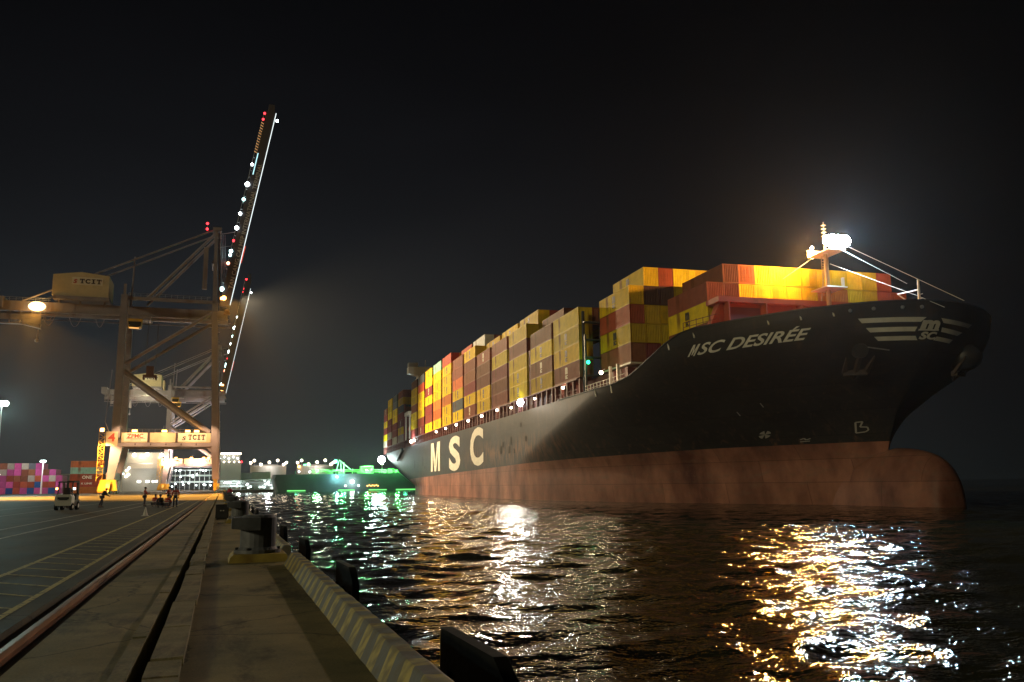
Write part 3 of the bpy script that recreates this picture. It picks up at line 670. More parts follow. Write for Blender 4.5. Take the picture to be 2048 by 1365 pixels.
BAYS = [ # fwd u, tiers bottom->top, extra top tiers on inner rows
 (-129.7, 'byyy', 0, '', 3), (-144.2, 'ybyb', 1, 'b', 3), (-160.3, 'yyyby', 2, 'y', 3), (-175.5, 'bbmyb', 3, 'y', 3),
 (-191.0, 'yybbb', 4, 'y', 3), (-206.3, 'bymbby', 5, 'w', 3), (-221.5, 'ygyobb', 6, 'r', 3), (-237.4, 'yyoyyyr', 7, '', 2),
 (-253.0, 'yooyyyt', 8, '', 2), (-268.4, 'ymmymyy', 9, '', 2), (-284.0, 'mmyyyrg', 10, '', 2), (-299.8, 'myybyyd', 11, '', 2),
 (-335.1, 'symmgyb', 12, '', 3), (-352.9, 'smmyygg', 13, '', 2), (-370.0, 'msmmyyy', 14, '', 2), (-384.9, 'symymb', 15, '', 2)]
BH = 2.93
RNAME = ['', 'second row inward', 'third row inward', 'fourth row inward']
for bi, (uf, ts, idx, extra, inner) in enumerate(BAYS):
    base = 20.2; stk = ON[idx + 2]; LL = 13.2 if bi < 14 else 12.6
    for ti, c in enumerate(ts):
        container(uf, 47.0, base + ti*BH, c, "%s container, %s tier of the side stack, %s stack from the bow" % (CN[c], TN[ti], stk), GS,
                  L=LL, logo=(1 if c == 'y' and random.random() < .9 else (2 if c in 'mb' and (bi*7+ti*3) % 5 == 0 else 0)))
    rowt = len(ts) - 1
    for rr in range(1, inner + 1):
        cs = [(rowt, random.Random(bi*9+rr).choice('ybby'))]
        if extra: cs.append((rowt + 1, extra if rr == 1 else random.Random(bi*5+rr).choice('brym')))
        if bi == 12: cs = [(6, 'b'), (5, 'y'), (4, 'n'), (3, 'y')] if rr < 3 else []
        for ti, c in cs:
            container(uf, 47.0 + 2.5*rr, base + ti*BH, c, "%s container, %s tier, %s, in the %s stack from the bow" % (CN[c], TN[ti], RNAME[rr], stk), GS,
                      L=LL, logo=(1 if c == 'y' and rr == 1 else 0), door=((bi + rr) % 3 == 0))
# bay next to the foremost one
A_rows = ['bymy', 'myyby', 'ymyybo', 'ymbyb', 'byymy', 'mybyy']
A_rows = ['byry', 'yyydo', 'ybyyr', 'bymyy', 'ymbyy', 'yybyy']
A_base = 20.9
tiersA = ['byryY', ]
cols_A = ['byry', 'myydyy'[:5], 'yyydr', 'ybyyy', 'bymyy', 'yyboy', 'ymyyy']
for ri, ts in enumerate(cols_A):
    for ti, c in enumerate(ts):
        container(-116.0, 50.2 + 2.5*ri, A_base + ti*BH, c, "%s container, %s tier, second bay from the bow, %s row from the near side" % (CN[c], TN[ti], ON[ri]), GS,
                  L=12.19, logo=(1 if c == 'y' else 0) if ri in (0, 1) else 0, door=(ri in (2, 4) and ti % 2 == 0))
# foremost bay
for ti, c in enumerate('byb'):
    container(-102.5, 55.9, 21.75 + ti*2.88, c, "%s container at the near side of the foremost bay, %s tier" % (CN[c], TN[ti]), GS, H=2.7 if ti == 2 else 2.88, logo=1 if c == 'y' else 0)
F2 = 'bbyyyyyooyyrr'; F2d = '0001110000000'
for ri, c in enumerate(F2):
    if ri == 0: continue
    container(-102.5, 55.9 + 2.5*ri, 27.51, c, "%s container, lower front row facing the foremast, %s from the near side" % (CN[c], ON[ri]), GS, H=2.62, door=F2d[ri] == '1')
F1 = 'boyyyyyyyyr'; F1d = '01011100000'
for ri, c in enumerate(F1):
    container(-102.5, 58.45 + 2.5*ri, 30.2, c, "%s container, top front row facing the foremast, %s from the near side" % (CN[c], ON[ri]), GS, H=2.7, door=F1d[ri] == '1')

# ------------------------------------------------------------------ ship parts
M_oxide = mat('ship_red_oxide', (0.36, 0.07, 0.03), 0.6, var=0.15, scale=0.4, rust=0.3)
M_lash = mat('lashing_brown', (0.17, 0.05, 0.04), 0.6, var=0.15, scale=0.5)
M_shipw = mat('ship_white', (0.72, 0.68, 0.56), 0.5, var=0.06, scale=0.4)
def sbox(mb, u0, u1, P0, P1, w0, w1): mb.box(u0+230, u1+230, P0-PC, P1-PC, w0, w1)
# breakwater and container support ahead of the foremost bay
q = MB(); sbox(q, -101.5, -100.0, 56.3, 88.6, 19, 26.7); sbox(q, -102.4, -98.9, 55.6, 89.2, 26.7, 27.4)
a = L3(-101.5, 56.3, 26.6); q.add([L3(-100.2, 56.3, 26.6), L3(-100.2, 53.0, 19.4), L3(-100.2, 56.3, 19.4), L3(-101.4, 56.3, 26.6), L3(-101.4, 53.0, 19.4), L3(-101.4, 56.3, 19.4)],
      [(0, 1, 2), (3, 5, 4), (0, 3, 4, 1), (1, 4, 5, 2), (0, 2, 5, 3)])
for P in (56.9, 62.5, 68, 74, 80, 86): sbox(q, -100.0, -98.6, P, P + .15, 19, 26.7)
obj('breakwater', q, M_oxide, ship)
q = MB(); sbox(q, -100.05, -99.93, 57.3, 62.3, 20.5, 26.2); obj('breakwater_panel', q, mat('ship_dark_oxide', (0.12, 0.035, 0.04), 0.6), ship)
# hatch coaming inboard, deck posts outboard, lashing bridges in the gaps
q = MB(); sbox(q, -395, -116, 49.6, 93, 17.2, 20.1); sbox(q, -395, -131, 46.9, 95.7, 19.95, 20.15); obj('hatch_coaming', q, M_lash, ship)
allb = [b[0] for b in BAYS]
for bi, uf in enumerate(allb):
    if bi == 12: g0, g1 = uf + .6, uf + 2.2
    else: g0, g1 = uf + .35, uf + (1.55 if bi else 1.2)
    LL = 13.2 if bi < 14 else 12.6
    q = MB()
    if bi:
        top = 20.2 + BH * (len(BAYS[bi][1]) - 2)
        sbox(q, g0, g0 + .35, 47.3, 47.75, 17.3, top); sbox(q, g1 - .35, g1, 47.3, 47.75, 17.3, top)
        sbox(q, g0, g0 + .3, 50.5, 50.9, 17.3, top); sbox(q, g0 + .1, g0 + .2, 47.75, 52, 20, top - 1)
        w = 20.2
        while w < top: sbox(q, g0, g1, 47.3, 52, w, w + .15); w += BH
        obj('lashing_bridge', q, M_lash, ship)
    q = MB()
    for k in range(5):
        uu = uf - .3 - k * (LL - .6) / 4; sbox(q, uu - .22, uu + .22, 47.0, 47.5, 17.3, 19.95); 
    sbox(q, uf - LL, uf, 47.05, 47.12, 18.35, 18.42); sbox(q, uf - LL, uf, 47.05, 47.12, 17.85, 17.9)
    obj('deck_posts', q, M_lash, ship)
# big lashing frame in the wide gap ahead of the third stack
q = MB()
for P in (47.4, 50.4, 54, 58):
    sbox(q, -129.2, -128.8, P, P + .4, 17.3, 31); sbox(q, -128.4, -128.05, P, P + .3, 17.3, 27)
for w in (20.2, 23.2, 26.1, 29): sbox(q, -129.2, -128.05, 47.4, 62, w, w + .18)
obj('lashing_bridge', q, M_dark, ship)
q = MB()
for k in range(9): sbox(q, -116 - k*1.4, -115.9 - k*1.4, 47.3, 47.38, 17.3, 18.5)
sbox(q, -128, -112, 47.3, 47.36, 18.45, 18.52); sbox(q, -128, -112, 47.3, 47.36, 17.9, 17.95)
sbox(q, -122, -121.6, 49, 49.4, 17.3, 20.9); sbox(q, -119, -118.6, 49, 49.4, 17.3, 20.9); sbox(q, -128, -116, 50.1, 90, 20.6, 20.85)
obj('side_railing', q, M_shipw, ship)
# accommodation block
q = MB(); sbox(q, -331, -318.5, 51.2, 91.6, 17.2, 44.2); sbox(q, -330, -319, 55, 88, 44.2, 47.6)
obj('accommodation_block', q, M_shipw, ship)
q = MB()
for fl in range(8):
    for k in range(11): sbox(q, -318.5, -318.42, 53 + k*3.4, 54.2 + k*3.4, 22.5 + fl*2.9, 23.4 + fl*2.9)
obj('cabin_windows', q, M_dark, ship)
q = MB()
for s_ in (-1, 1):
    def Pm(P): return P if s_ < 0 else 2*PC - P
    q.add([L3(u, Pm(P), w) for u in (-324, -319.5) for P, w in ((46.9, 47.7), (46.9, 45.3), (50.5, 44.3), (51.4, 40.5), (52.1, 40.3), (53.0, 42.4), (57, 45.2), (57, 47.7))],
          [tuple(range(8)), tuple(range(8, 16))[::-1]] + [(i, (i+1)%8, 8+(i+1)%8, 8+i) for i in range(8)])
obj('bridge_wing', q, M_shipw, ship)
q = MB(); sbox(q, -323.5, -320, 47.0, 50.6, 47.7, 49.4); obj('wing_shelter', q, mat('ship_grey', (0.3, 0.3, 0.3), 0.6), ship)
q = MB(); q.tube(L3(-321, 53.5, 47.6), L3(-321, 53.5, 50.6), .12, 6); q.tube(L3(-300, 62, 42), L3(-300, 62, 49.5), .3, 6); q.tube(L3(-300, 60, 46.5), L3(-300, 64, 46.5), .1, 5); obj('radar_mast', q, M_shipw, ship)
q = MB()
q.add([L3(u, P, w) for u in (-331, -320) for P, w in ((47.1, 30.9), (47.1, 29.6), (51.2, 29.6), (51.2, 30.9))], [(0,1,2,3),(7,6,5,4),(0,4,5,1),(1,5,6,2),(2,6,7,3),(3,7,4,0)])
q.beam(L3(-320.4, 47.6, 29.6), L3(-320.4, 47.6, 20), .5, .5); q.beam(L3(-330.4, 47.6, 29.6), L3(-330.4, 47.6, 20), .5, .5)
obj('lifeboat_platform', q, M_shipw, ship)
q = MB(); q.ball(L3(-325.5, 49.2, 24.5), 1.5, 12, 8, sx=2.6, sz=.95); obj('lifeboat', q, mat('lifeboat_orange', (0.6, 0.12, 0.03), 0.5), ship, smooth=True)
# foremast
FM = (-97.4, PC)
q = MB(); q.tube(L3(FM[0], PC, 19), L3(FM[0], PC, 34), .36, 12, r2=.28); q.tube(L3(FM[0], PC, 34), L3(FM[0], PC, 38.2), .14, 8, r2=.05)
q.tube(L3(FM[0] - 1.6, PC, 27.4), L3(FM[0] - .2, PC, 33), .1, 6); q.tube(L3(FM[0]-1, PC+.6, 28), L3(FM[0]-1, PC+.6, 34), .05, 5); q.tube(L3(FM[0]-1, PC-.0, 28), L3(FM[0]-1, PC-.0, 34), .05, 5)
for k in range(16): q.tube(L3(FM[0]-1, PC, 28.2 + k*.36), L3(FM[0]-1, PC + .6, 28.2 + k*.36), .03, 4)
for k in range(4): q.box(FM[0]+230-.25, FM[0]+230+.25, -.25, .25, 36.2+k*.5, 36.25+k*.5)
obj('foremast', q, mat('mast_buff', (.42, .3, .17), .6), ship)
q = MB(); sbox(q, FM[0]-1.6, FM[0]+2.0, PC-1.6, PC+1.6, 28.6, 28.75); q.beam(L3(FM[0]+1.6, PC+1.2, 28.75), L3(FM[0]+1.6, PC+1.2, 30), .3, .3); obj('mast_platform', q, M_shipw, ship)
q = MB(); sbox(q, FM[0]-2.2, FM[0]+2.6, PC-1.3, PC+1.3, 33.6, 33.75)
for dx in (-2.2, 2.5):
    sbox(q, FM[0]+dx, FM[0]+dx+.06, PC-1.3, PC+1.3, 33.75, 34.66)
obj('mast_platform', q, M_shipw, ship)
q = MB()
for dP in (-.9, 0, .9): q.ball(L3(FM[0]+2.9, PC+dP, 34.7), .85, 14, 10)
obj('floodlight', q, G_hot, ship)
q = MB()
for dP in (-.6, .6): q.ball(L3(FM[0]+1.7, PC+dP, 35.1), .75, 14, 10)
obj('floodlight', q, G_hot, ship)
q = MB()
for dw in (0, .75, 1.3): q.ball(L3(FM[0]-2.5, PC-.3, 33.9 + dw), .27, 8, 6)
obj('floodlight', q, G_warm, ship)
q = MB(); q.tube(L3(-93.6, PC-.6, 34.2), L3(-74.2, PC, 22.2), .035, 5); q.tube(L3(-97, PC+.3, 32.2), L3(-80, PC-1, 24), .035, 5)
q.tube(L3(-80, PC-1, 24), L3(-76, PC-1, 21.8), .03, 5); q.tube(L3(-99.5, PC-.6, 33.6), L3(-101.8, PC-4, 31), .03, 5); q.tube(L3(-95, PC, 34), L3(-86, PC+3, 27), .02, 4)
obj('rigging_wire', q, M_shipw, ship)
q = MB(); q.tube(L3(-80.9, PC, 20), L3(-80.7, PC, 26.1), .22, 8, r2=.12); q.tube(L3(-80.8, PC, 24.9), L3(-84.2, PC, 25.1), .08, 6); q.tube(L3(-84.2, PC, 25.1), L3(-80.9, PC, 22.5), .08, 6)
for k in range(4): q.tube(L3(-80.8, PC, 22.8+k*.5), L3(-80.2, PC, 22.8+k*.5), .06, 5)
obj('bow_davit', q, M_shipw, ship)
# forecastle gear: white stays, roller fairleads, rails
q = MB()
def edge(s, dw=0, inb=0.0):
    wt = 20
    for _ in range(6): wt = wtop(hull_pt(s, wt)[0])
    u, y = hull_pt(s, wt); return (u + 230, -y + inb, wt + dw)
for s_ in (.98, .9, .74, .66, .46, .38, .3):
    a = edge(s_, -.1, .05); q.beam((a[0], a[1]-.12, a[2]-1.1), (a[0]-.6, a[1]-.02, a[2]+.15), .16, .12)
obj('bulwark_stay', q, M_shipw, ship)
q = MB()
for s_ in (.62, .64, .66, .68, .70):
    a = edge(s_, 0, .3); q.tube((a[0], a[1], a[2]-.2), (a[0], a[1], a[2]+1.3), .05, 5)
a = edge(.60, 1.3, .3); b = edge(.70, 1.3, .3); q.tube(a, b, .05, 5); a = edge(.60, .7, .3); b = edge(.70, .7, .3); q.tube(a, b, .04, 5)
obj('forecastle_rail', q, M_lash, ship)
q = MB()
for s_ in (.06, .12, .2, .26): 
    a = edge(s_, -.75, -.02); q.ball(a, .22, 8, 6)
obj('fairlead', q, M_steel, ship)
q = MB()
for P in (60, 65.5, 77, 82):
    q.tube(L3(-86, P, 19.8), L3(-86, P, 20.9), .35, 10); q.tube(L3(-84.6, P, 19.8), L3(-84.6, P, 20.9), .35, 10)
q.tube(L3(-89, 62, 20.4), L3(-89, 68, 20.4), .8, 14); q.tube(L3(-89, 74, 20.4), L3(-89, 80, 20.4), .8, 14)
obj('windlass', q, M_dark, ship)
# lamps along the side passage
for (u, w, r_) in ((-164.1, 19.3, .75), (-171.5, 18.9, .26), (-183.5, 19.4, .3), (-198.5, 19.3, .34), (-213.5, 19.3, .34), (-228.8, 19.3, .34), (-244, 19.3, .34), (-259.5, 19.3, .34), (-303.5, 19, .5), (-311, 18.9, .6), (-137.6, 19.3, .26), (-154.4, 19.1, .24), (-119.5, 19.6, .3)):
    q = MB(); q.ball(L3(u, 46.75, w), r_, 10, 8); obj('deck_lamp', q, G_hot if r_ > .7 else G_warm, ship)
    q = MB(); q.tube(L3(u, 46.8, w + r_*.8), L3(u, 47.4, w + r_ + .3), .06, 5); obj('lamp_arm', q, M_steel, ship)
q = MB(); q.ball(L3(-127.2, 47.6, 22.3), .3, 8, 6); obj('navigation_light', q, glow('nav_green', (0.02, 1.0, 0.35), 9), ship)
q = MB(); q.ball(L3(-384.5, 44.6, 14.6), 1.6, 12, 8); obj('stern_floodlight', q, G_hot, ship)
q = MB(); q.beam(L3(-384.5, 45.2, 15.6), L3(-386, 48, 17.4), .3, .3); obj('lamp_arm', q, M_steel, ship)
q = MB(); sbox(q, -72.6, -71.8, 56.2, 56.2, 19.2, 19.3)
# gangway stowed on the quarter
q = MB(); q.beam(L3(-331, 46.3, 16.9), L3(-345, 46.3, 13.4), .7, 1.1); q.beam(L3(-331, 45.9, 17.6), L3(-345, 45.9, 14.2), .08, .08)
obj('accommodation_ladder', q, M_dark, ship)
# small marks on the hull side
q = MB()
for (u, w, h) in ((-181, 9.6, 1.8), (-179, 11, 1.2), (-174, 9.5, 1.6), (-172.5, 11.2, 1.9), (-170, 9.4, 1.0), (-161.5, 11.4, 1.1), (-165, 14.4, .9), (-262, 9, 1.5), (-285, 9.5, 3), (-281, 8.6, .8), (-303, 9, 3.5)):
    for k in range(3): q.add([(u+230+k*.5, -HB-.05, w), (u+230+.3+k*.5, -HB-.05, w), (u+230+.3+k*.5, -HB-.05, w+h*random.uniform(.6, 1)), (u+230+k*.5, -HB-.05, w+h)], [(0,1,2,3)])
obj('hull_scrape', q, mat('scrape', (0.012, 0.008, 0.006), 0.8), ship)

# ------------------------------------------------------------------ ship lamps' own light
WARM = (1.0, 0.78, 0.52)
def sl_(u, P, w, *a, aim=None, **k): return light(None, sw(u, P, w), *a, aim=sw(*aim) if aim else None, **k)
sl_(-93.4, PC, 34.7, 48000, (0.5, 0.82, 1.0), rad=0.7, aim=(-60, PC - 12, 10), ang=165, blend=.5, name='foremast_flood')
sl_(-98.9, PC-1.2, 34.9, 26000, (1.0, 0.5, 0.13), rad=0.6, name='foremast_sodium')
sl_(-99.9, PC-1.4, 34.2, 60000, (1.0, 0.45, 0.1), rad=0.6, aim=(-40, 30, 0), ang=120, blend=.6, name='foremast_sodium_forward')
sl_(-164.1, 45.2, 19.3, 12000, (1.0, 0.85, 0.68), rad=0.5, aim=(-140, 0, 0), ang=150, blend=.6, name='side_flood')
sl_(-386.5, 42.5, 14.6, 16000, (0.75, 1.0, 0.95), rad=1.2, name='stern_flood')
sl_(-307, 45.4, 19.2, 3000, (0.9, 0.97, 1.0), rad=0.4, name='gangway_flood')
for u in (-183.5, -198.5, -213.5, -228.8, -244, -259.5, -137.6, -119.5): sl_(u, 46.0, 19.3, 900, (1.0, 0.72, 0.42), rad=0.3, aim=(u + 25, 0, 0), ang=150, blend=.6, name='deck_lamp_light'); sl_(u, 47.2, 19.4, 90, (1.0, 0.6, 0.35), rad=0.2, name='deck_lamp_light')
sl_(-127.2, 46.9, 22.3, 50, (0.05, 1.0, 0.4), rad=0.2, name='nav_light')

# ------------------------------------------------------------------ quay cranes
def crane(Yc, label, lit, num, parts_full=True):
    C0 = empty('gantry_crane', (-2.0, Yc, 0), 0, label, 'crane', 'ship to shore cranes on the quay')
    Yn, Yf = -9.0, 9.0; XL = -30.4; XW = 0.0
    def O(name, q, m, parent=C0, **k): return obj(name, q, m, parent, **k)
    # legs: lower leg kinked, upper leg nearly upright
    for y in (Yn, Yf):
        q = MB(); q.beam((XL + 1.0, y, 17), (XL + .9, y, 62), 2.4, 2.6, w2=1.9, h2=2.2); q.box(XL+.5, XL+1.3, y-.4, y+.4, 62, 65.5); O('leg', q, M_crane)
        q = MB(); q.beam((XL + .2, y, 4.2), (XL + 1.6, y, 15.5), 2.0, 2.2, w2=3.4, h2=2.6); O('lower_leg', q, M_crane)
        q = MB(); q.beam((XW, y, 4.2), (XW - .6, y, 18), 1.9, 1.9, w2=2.6, h2=2.4); q.beam((XW - .6, y, 18), (XW - 2.6, y, 58), 2.4, 2.2, w2=1.6, h2=1.9); O('leg', q, M_crane)
        # portal beam: box beam over a wide bottom flange, panel fields on the outside
        q = MB(); q.box(XL + 2.6, XW - 2.0, y - .9, y + .9, 15.7, 18.7); O('portal_beam', q, M_house if y < 0 else M_crane)
        q = MB(); q.box(XL + 2.6, XW - 1.5, y - 1.3, y + 1.3, 14.4, 15.6)
        q.prism([(XW - 1.9, 14.4), (XW - 3.4, 14.4), (XW - 1.5, 12.5)], 'y', y - .8, y + .8); O('portal_flange', q, M_crane)
        q = MB(); q.tube((XL + 1.6, y, 38), (XW - 2.4, y, 18.9), .85, 12, r2=.85); O('lower_brace', q, M_crane)
        q = MB(); q.tube((XL + 1.6, y, 39.6), (XW - 3.0, y, 57.6), .55, 10); O('upper_brace', q, M_crane)
        q = MB(); q.beam((XL + 1, y, 61), (XW - 3.2, y, 61), 1.0, 1.0, ref=(0, 0, 1)); O('top_beam', q, M_crane)
    q = MB(); q.box(XL - 1.1, XL + 1.1, Yn, Yf, 4.3, 6.6); O('cross_beam', q, M_crane)
    q = MB(); q.box(XL - .4, XL + 2.2, Yn, Yf, 15.6, 19); O('cross_beam', q, M_crane)
    q = MB(); q.box(XL, XL + 1.8, Yn, Yf, 59.6, 61.6); O('cross_beam', q, M_crane)
    q = MB(); q.box(XW - .9, XW + .9, Yn, Yf, 4.3, 6.6); O('cross_beam', q, M_crane)
    q = MB(); q.box(XW - 3.4, XW - 1.8, Yn, Yf, 59.6, 61.6); O('cross_beam', q, M_crane)
    q = MB(); q.box(XW - 1.6, XW + .2, Yn, Yf, 15.6, 18.2); O('cross_beam', q, M_crane)
    for X in (XL, XW):
        for y in (Yn, Yf):
            q = MB(); q.prism([(y - 4.2, 1.9), (y + 4.2, 1.9), (y + 3.2, 3.1), (y + 1, 4.2), (y - 1, 4.2), (y - 3.2, 3.1)], 'x', X - .55, X + .55)
            for dy in (-2.8, 2.8): q.prism([(y + dy - 1.7, .9), (y + dy + 1.7, .9), (y + dy + .8, 1.9), (y + dy - .8, 1.9)], 'x', X - .4, X + .4)
            bg = O('bogie', q, M_yel)
            for dy in (-3.9, -2.7, -1.6, 1.6, 2.7, 3.9): q = MB(); q.tube((X - .25, y + dy, .52), (X + .25, y + dy, .52), .48, 12); O('wheel', q, M_dark, bg)
    q = MB(); q.prism([(XL - 3.2, 1.0), (XL + 2.4, 1.0), (XL + 1.8, 4.4), (XL - 2.4, 4.4)], 'y', Yn - 1.5, Yn + 1.5); q.box(XL - 3.0, XL - 1.3, Yn - 1, Yn + 1, .6, 2.6)
    O('power_unit', q, M_yel)
    # trolley girder, rails and end platform
    q = MB()
    for y in (-3.6, 3.6): q.box(-66, XW + 1.5, y - .7, y + .7, 56.2, 59.3)
    O('trolley_girder', q, M_crane)
    q = MB()
    for y in (-4.4, 4.4): q.box(-56, XW + 2.5, y - .15, y + .15, 55.1, 55.35)
    for k in range(18): q.box(-55 + k*3.1, -54.9 + k*3.1, -4.5, -4.3, 55.3, 56.2)
    O('walkway', q, M_crane)
    q = MB(); q.box(-67, -64, -5, 5, 57, 60.5)
    q.box(-65, -53, -6, -4, 51.9, 52.1); q.box(-65, -53, -6, -5.85, 53.1, 54.9); q.box(-58, -53, -6.1, -5, 52, 55.0)
    for x in (-64.6, -61.7, -58.8, -55.6, -53.4): q.box(x, x + .25, -6, -5.8, 52, 56.2)
    q.prism([(-59, 52), (-53, 52), (-53, 50.6)], 'y', -5.9, -4.5)
    q.tube((-53.6, -5.5, 50.6), (-53.8, -5.5, 47.2), .12, 6); q.ball((-53.8, -5.5, 46.9), .6, 8, 6)
    O('service_platform', q, M_crane)
    q = MB()
    for x0, x1, z in ((-52.8, -49.4, 3.1), (-52.4, -50.2, 1.6), (-45.5, -42, 3.2), (-38, -35.3, 3.0)):
        for i in range(8):
            t0 = i/8; t1 = (i+1)/8; q.tube((x0+(x1-x0)*t0, -4.6, 55.0 - z*4*t0*(1-t0)*1.0), (x0+(x1-x0)*t1, -4.6, 55.0 - z*4*t1*(1-t1)*1.0), .09, 4)
    O('festoon_cable', q, M_crane)
    # ladders, handrails and stiffeners
    if parts_full:
        for X, y, z0, z1, dx in ((XL + 2.3, Yn - .6, 20, 58, 0), (XW + .9, Yn - .6, 7, 17, -.5), (XW + .4, Yn - .6, 19, 56, -2.0)):
            q = MB()
            for k in (-.25, .25): q.tube((X, y + k, z0), (X + dx, y + k, z1), .05, 4)
            n_ = int((z1 - z0) / .8)
            for k in range(n_): t = k / n_; q.tube((X + dx*t, y - .25, z0 + (z1-z0)*t), (X + dx*t, y + .25, z0 + (z1-z0)*t), .035, 4)
            for k in range(0, n_, 4): t = k / n_; q.box(X + dx*t, X + dx*t + .6, y - .35, y + .35, z0 + (z1-z0)*t, z0 + (z1-z0)*t + .06)
            O('leg_ladder', q, M_steel)
        for z, x0, x1, y in ((59.35, -66, -51, -4.2), (61.5, XL + 2, XW - 4, Yn - .4), (18.75, XL + 3, XW - 3, Yn + .6), (55.4, -56, XW + 2, -4.55)):
            q = MB(); q.tube((x0, y, z + 1.1), (x1, y, z + 1.1), .05, 4); q.tube((x0, y, z + .55), (x1, y, z + .55), .04, 4)
            for k in range(int((x1 - x0) / 1.8) + 1): q.tube((x0 + k*1.8, y, z), (x0 + k*1.8, y, z + 1.1), .04, 4)
            O('handrail', q, M_steel)
        q = MB()
        for k in range(20): q.box(-64 + k*3.3, -63.85 + k*3.3, -4.36, -4.302, 56.3, 59.2)
        O('girder_stiffener', q, M_crane)
        q = MB()
        for k in range(9): q.box(XL - .15, XL + 2.15, Yn - 1.22 + k*.01, Yn - .9, 20 + k*4.5, 20.15 + k*4.5)
        O('leg_flange', q, M_crane)
    # machinery house
    q = MB(); q.add([(x, y, z) for y in (-6.0, 6.0) for x, z in ((-50.6, 61.4), (-34.6, 61.4), (-34.6, 68.3), (-42.6, 69.2), (-50.6, 68.0))],
                    [(0,1,2,3,4), (9,8,7,6,5), (0,5,6,1), (1,6,7,2), (2,7,8,3), (3,8,9,4), (4,9,5,0)]); hs = O('machinery_house', q, M_house)
    q = MB(); q.box(-50.2, -34.2, -6.4, 6.4, 60.2, 61.3); O('house_floor', q, M_crane, hs)
    q = MB()
    for x in (-49, -43, -36): q.box(x, x + .4, -4, -3, 59.3, 60.2); q.box(x, x + .4, 3, 4, 59.3, 60.2)
    O('house_support', q, M_crane, hs)
    q = MB(); q.box(-45.2, -36.4, -6.08, -6.02, 65.1, 67.5); O('sign_panel', q, M_sign, hs)
    decal('sign_text', slab_text('TCIT', -43.0, -36.8, 65.5, 67.0), lambda x, y: (x, -6.13, y), M_brown, hs)
    decal('sign_emblem', text_mesh('S', 0.04, 0.2, (-44.8, -43.7, 65.4, 66.8)), lambda x, y: (x, -6.13, y), M_redtxt, hs)
    # portal beam signs
    yy = Yn - .96
    q = MB(); q.box(XL + 3.4, XL + 10.0, yy, Yn - .905, 16.0, 18.5); O('sign_panel', q, M_sign)
    q = MB(); q.box(XL + 18.8, XW - 3.2, yy, Yn - .905, 16.0, 18.6); O('sign_panel', q, M_sign)
    decal('sign_text', slab_text('TCIT', XL + 21.8, XW - 3.6, 16.5, 18.2), lambda x, y: (x, yy - .05, y), M_brown, C0)
    decal('sign_emblem', text_mesh('S', 0.04, 0.2, (XL + 20, XL + 21.2, 16.4, 17.6)), lambda x, y: (x, yy - .05, y), M_brown, C0)
    decal('maker_sign', text_mesh('ZPMC', 0.03, 0, (XL + 4.2, XL + 8.8, 17.0, 18.3)), lambda x, y: (x, yy - .05, y), M_redtxt, C0)
    q = MB(); q.box(XL + 4.0, XL + 9.4, yy - .05, yy - .02, 16.8, 16.92); q.box(XL + 5.2, XL + 8.2, yy - .05, yy - .02, 16.35, 16.5); O('sign_stripe', q, M_redtxt)
    decal('crane_number', text_mesh(num, 0.03, 0, (XL - 1.0, XL + 1.0, 15.9, 18.4)), lambda x, y: (x, Yn - 1.5, y), M_redtxt, C0)
    q = MB(); q.box(XL - 1.6, XL + 1.7, Yn - 1.45, Yn - .9, 14.6, 18.9); O('number_panel', q, M_house)
    q = MB(); q.box(XL + 10.0, XL + 10.7, yy - .1, Yn - .9, 15.7, 18.7); q.box(XL + 18.1, XL + 18.8, yy - .1, Yn - .9, 15.7, 18.7)
    for k in range(5): q.box(XL + 6.5 + k*4.4, XL + 6.8 + k*4.4, Yn - 1.34, Yn - 1.31, 14.8, 15.4)
    O('beam_bracket', q, M_brown)
    # stair tower on the near landside leg
    q = MB()
    for k in range(12):
        z = 5 + k*1.1; q.tube((XL - 3.4 + (k % 2)*1.4, Yn - 1.5, z), (XL - 2.0 - (k % 2)*1.4, Yn - 1.5, z + 1.1), .09, 4); q.box(XL - 3.5, XL - 1.9, Yn - 1.9, Yn - 1.1, z + 1.05, z + 1.12)
    for x in (XL - 3.5, XL - 1.9): q.tube((x, Yn - 1.5, 4), (x, Yn - 1.5, 18.6), .09, 5)
    O('stair', q, M_yel)
    q = MB(); q.tube((XL + 2.5, Yn - 1.5, 20), (XL + 2.4, Yn - 1.4, 60), .12, 5); q.tube((XW + .6, Yn - 1.2, 6), (XW - 1.0, Yn - 1.2, 46), .14, 5)
    q.tube((XL - 1.2, Yn - .6, 38), (XL - 2.2, Yn - .6, 22), .12, 5); q.tube((XL - 2.2, Yn - .6, 22), (XL - .9, Yn - .6, 18.8), .12, 5); O('cable_conduit', q, M_crane)
    # apex frame and stays
    q = MB()
    for y in (Yn, Yf):
        q.beam((XW - 2.6, y, 58), (XW - 3.3, y * .45, 87), 1.5, 1.5, w2=.9, h2=.9)
        q.beam((XW - 1.2, y*.9, 61), (XW - 2.4, y * .45, 86), .5, .5)
    q.box(XW - 4.4, XW - 1.6, -5, 5, 86.4, 87.6); q.box(XW - 4.2, XW - 2.4, -5, 5, 75, 75.8)
    for k in range(4): q.tube((XW - 2 + k*.5, -3 + k*.4, 86), (XW - .6 + k*.4, -3, 66), .1, 4)
    q.tube((XW - 3.4, -4, 85.2), (XW + 2.8, -3.6, 86.8), .14, 5); q.tube((XW - 3.4, 4, 83), (XW + 2.8, 3.6, 84), .14, 5)
    q.box(XW - 6.8, XW - 5.4, -6.5, -5, 66, 80)
    O('apex_frame', q, M_crane)
    q = MB()
    for y, dz in ((-5, 0), (5, 0)):
        q.tube((XW - 4.2, y*.7, 86.8), (-59, y*.8, 59.3), .28, 6); q.tube((XW - 3.6, y*.7, 85.5), (XL + 6.5, y*.8, 61.5), .5, 8)
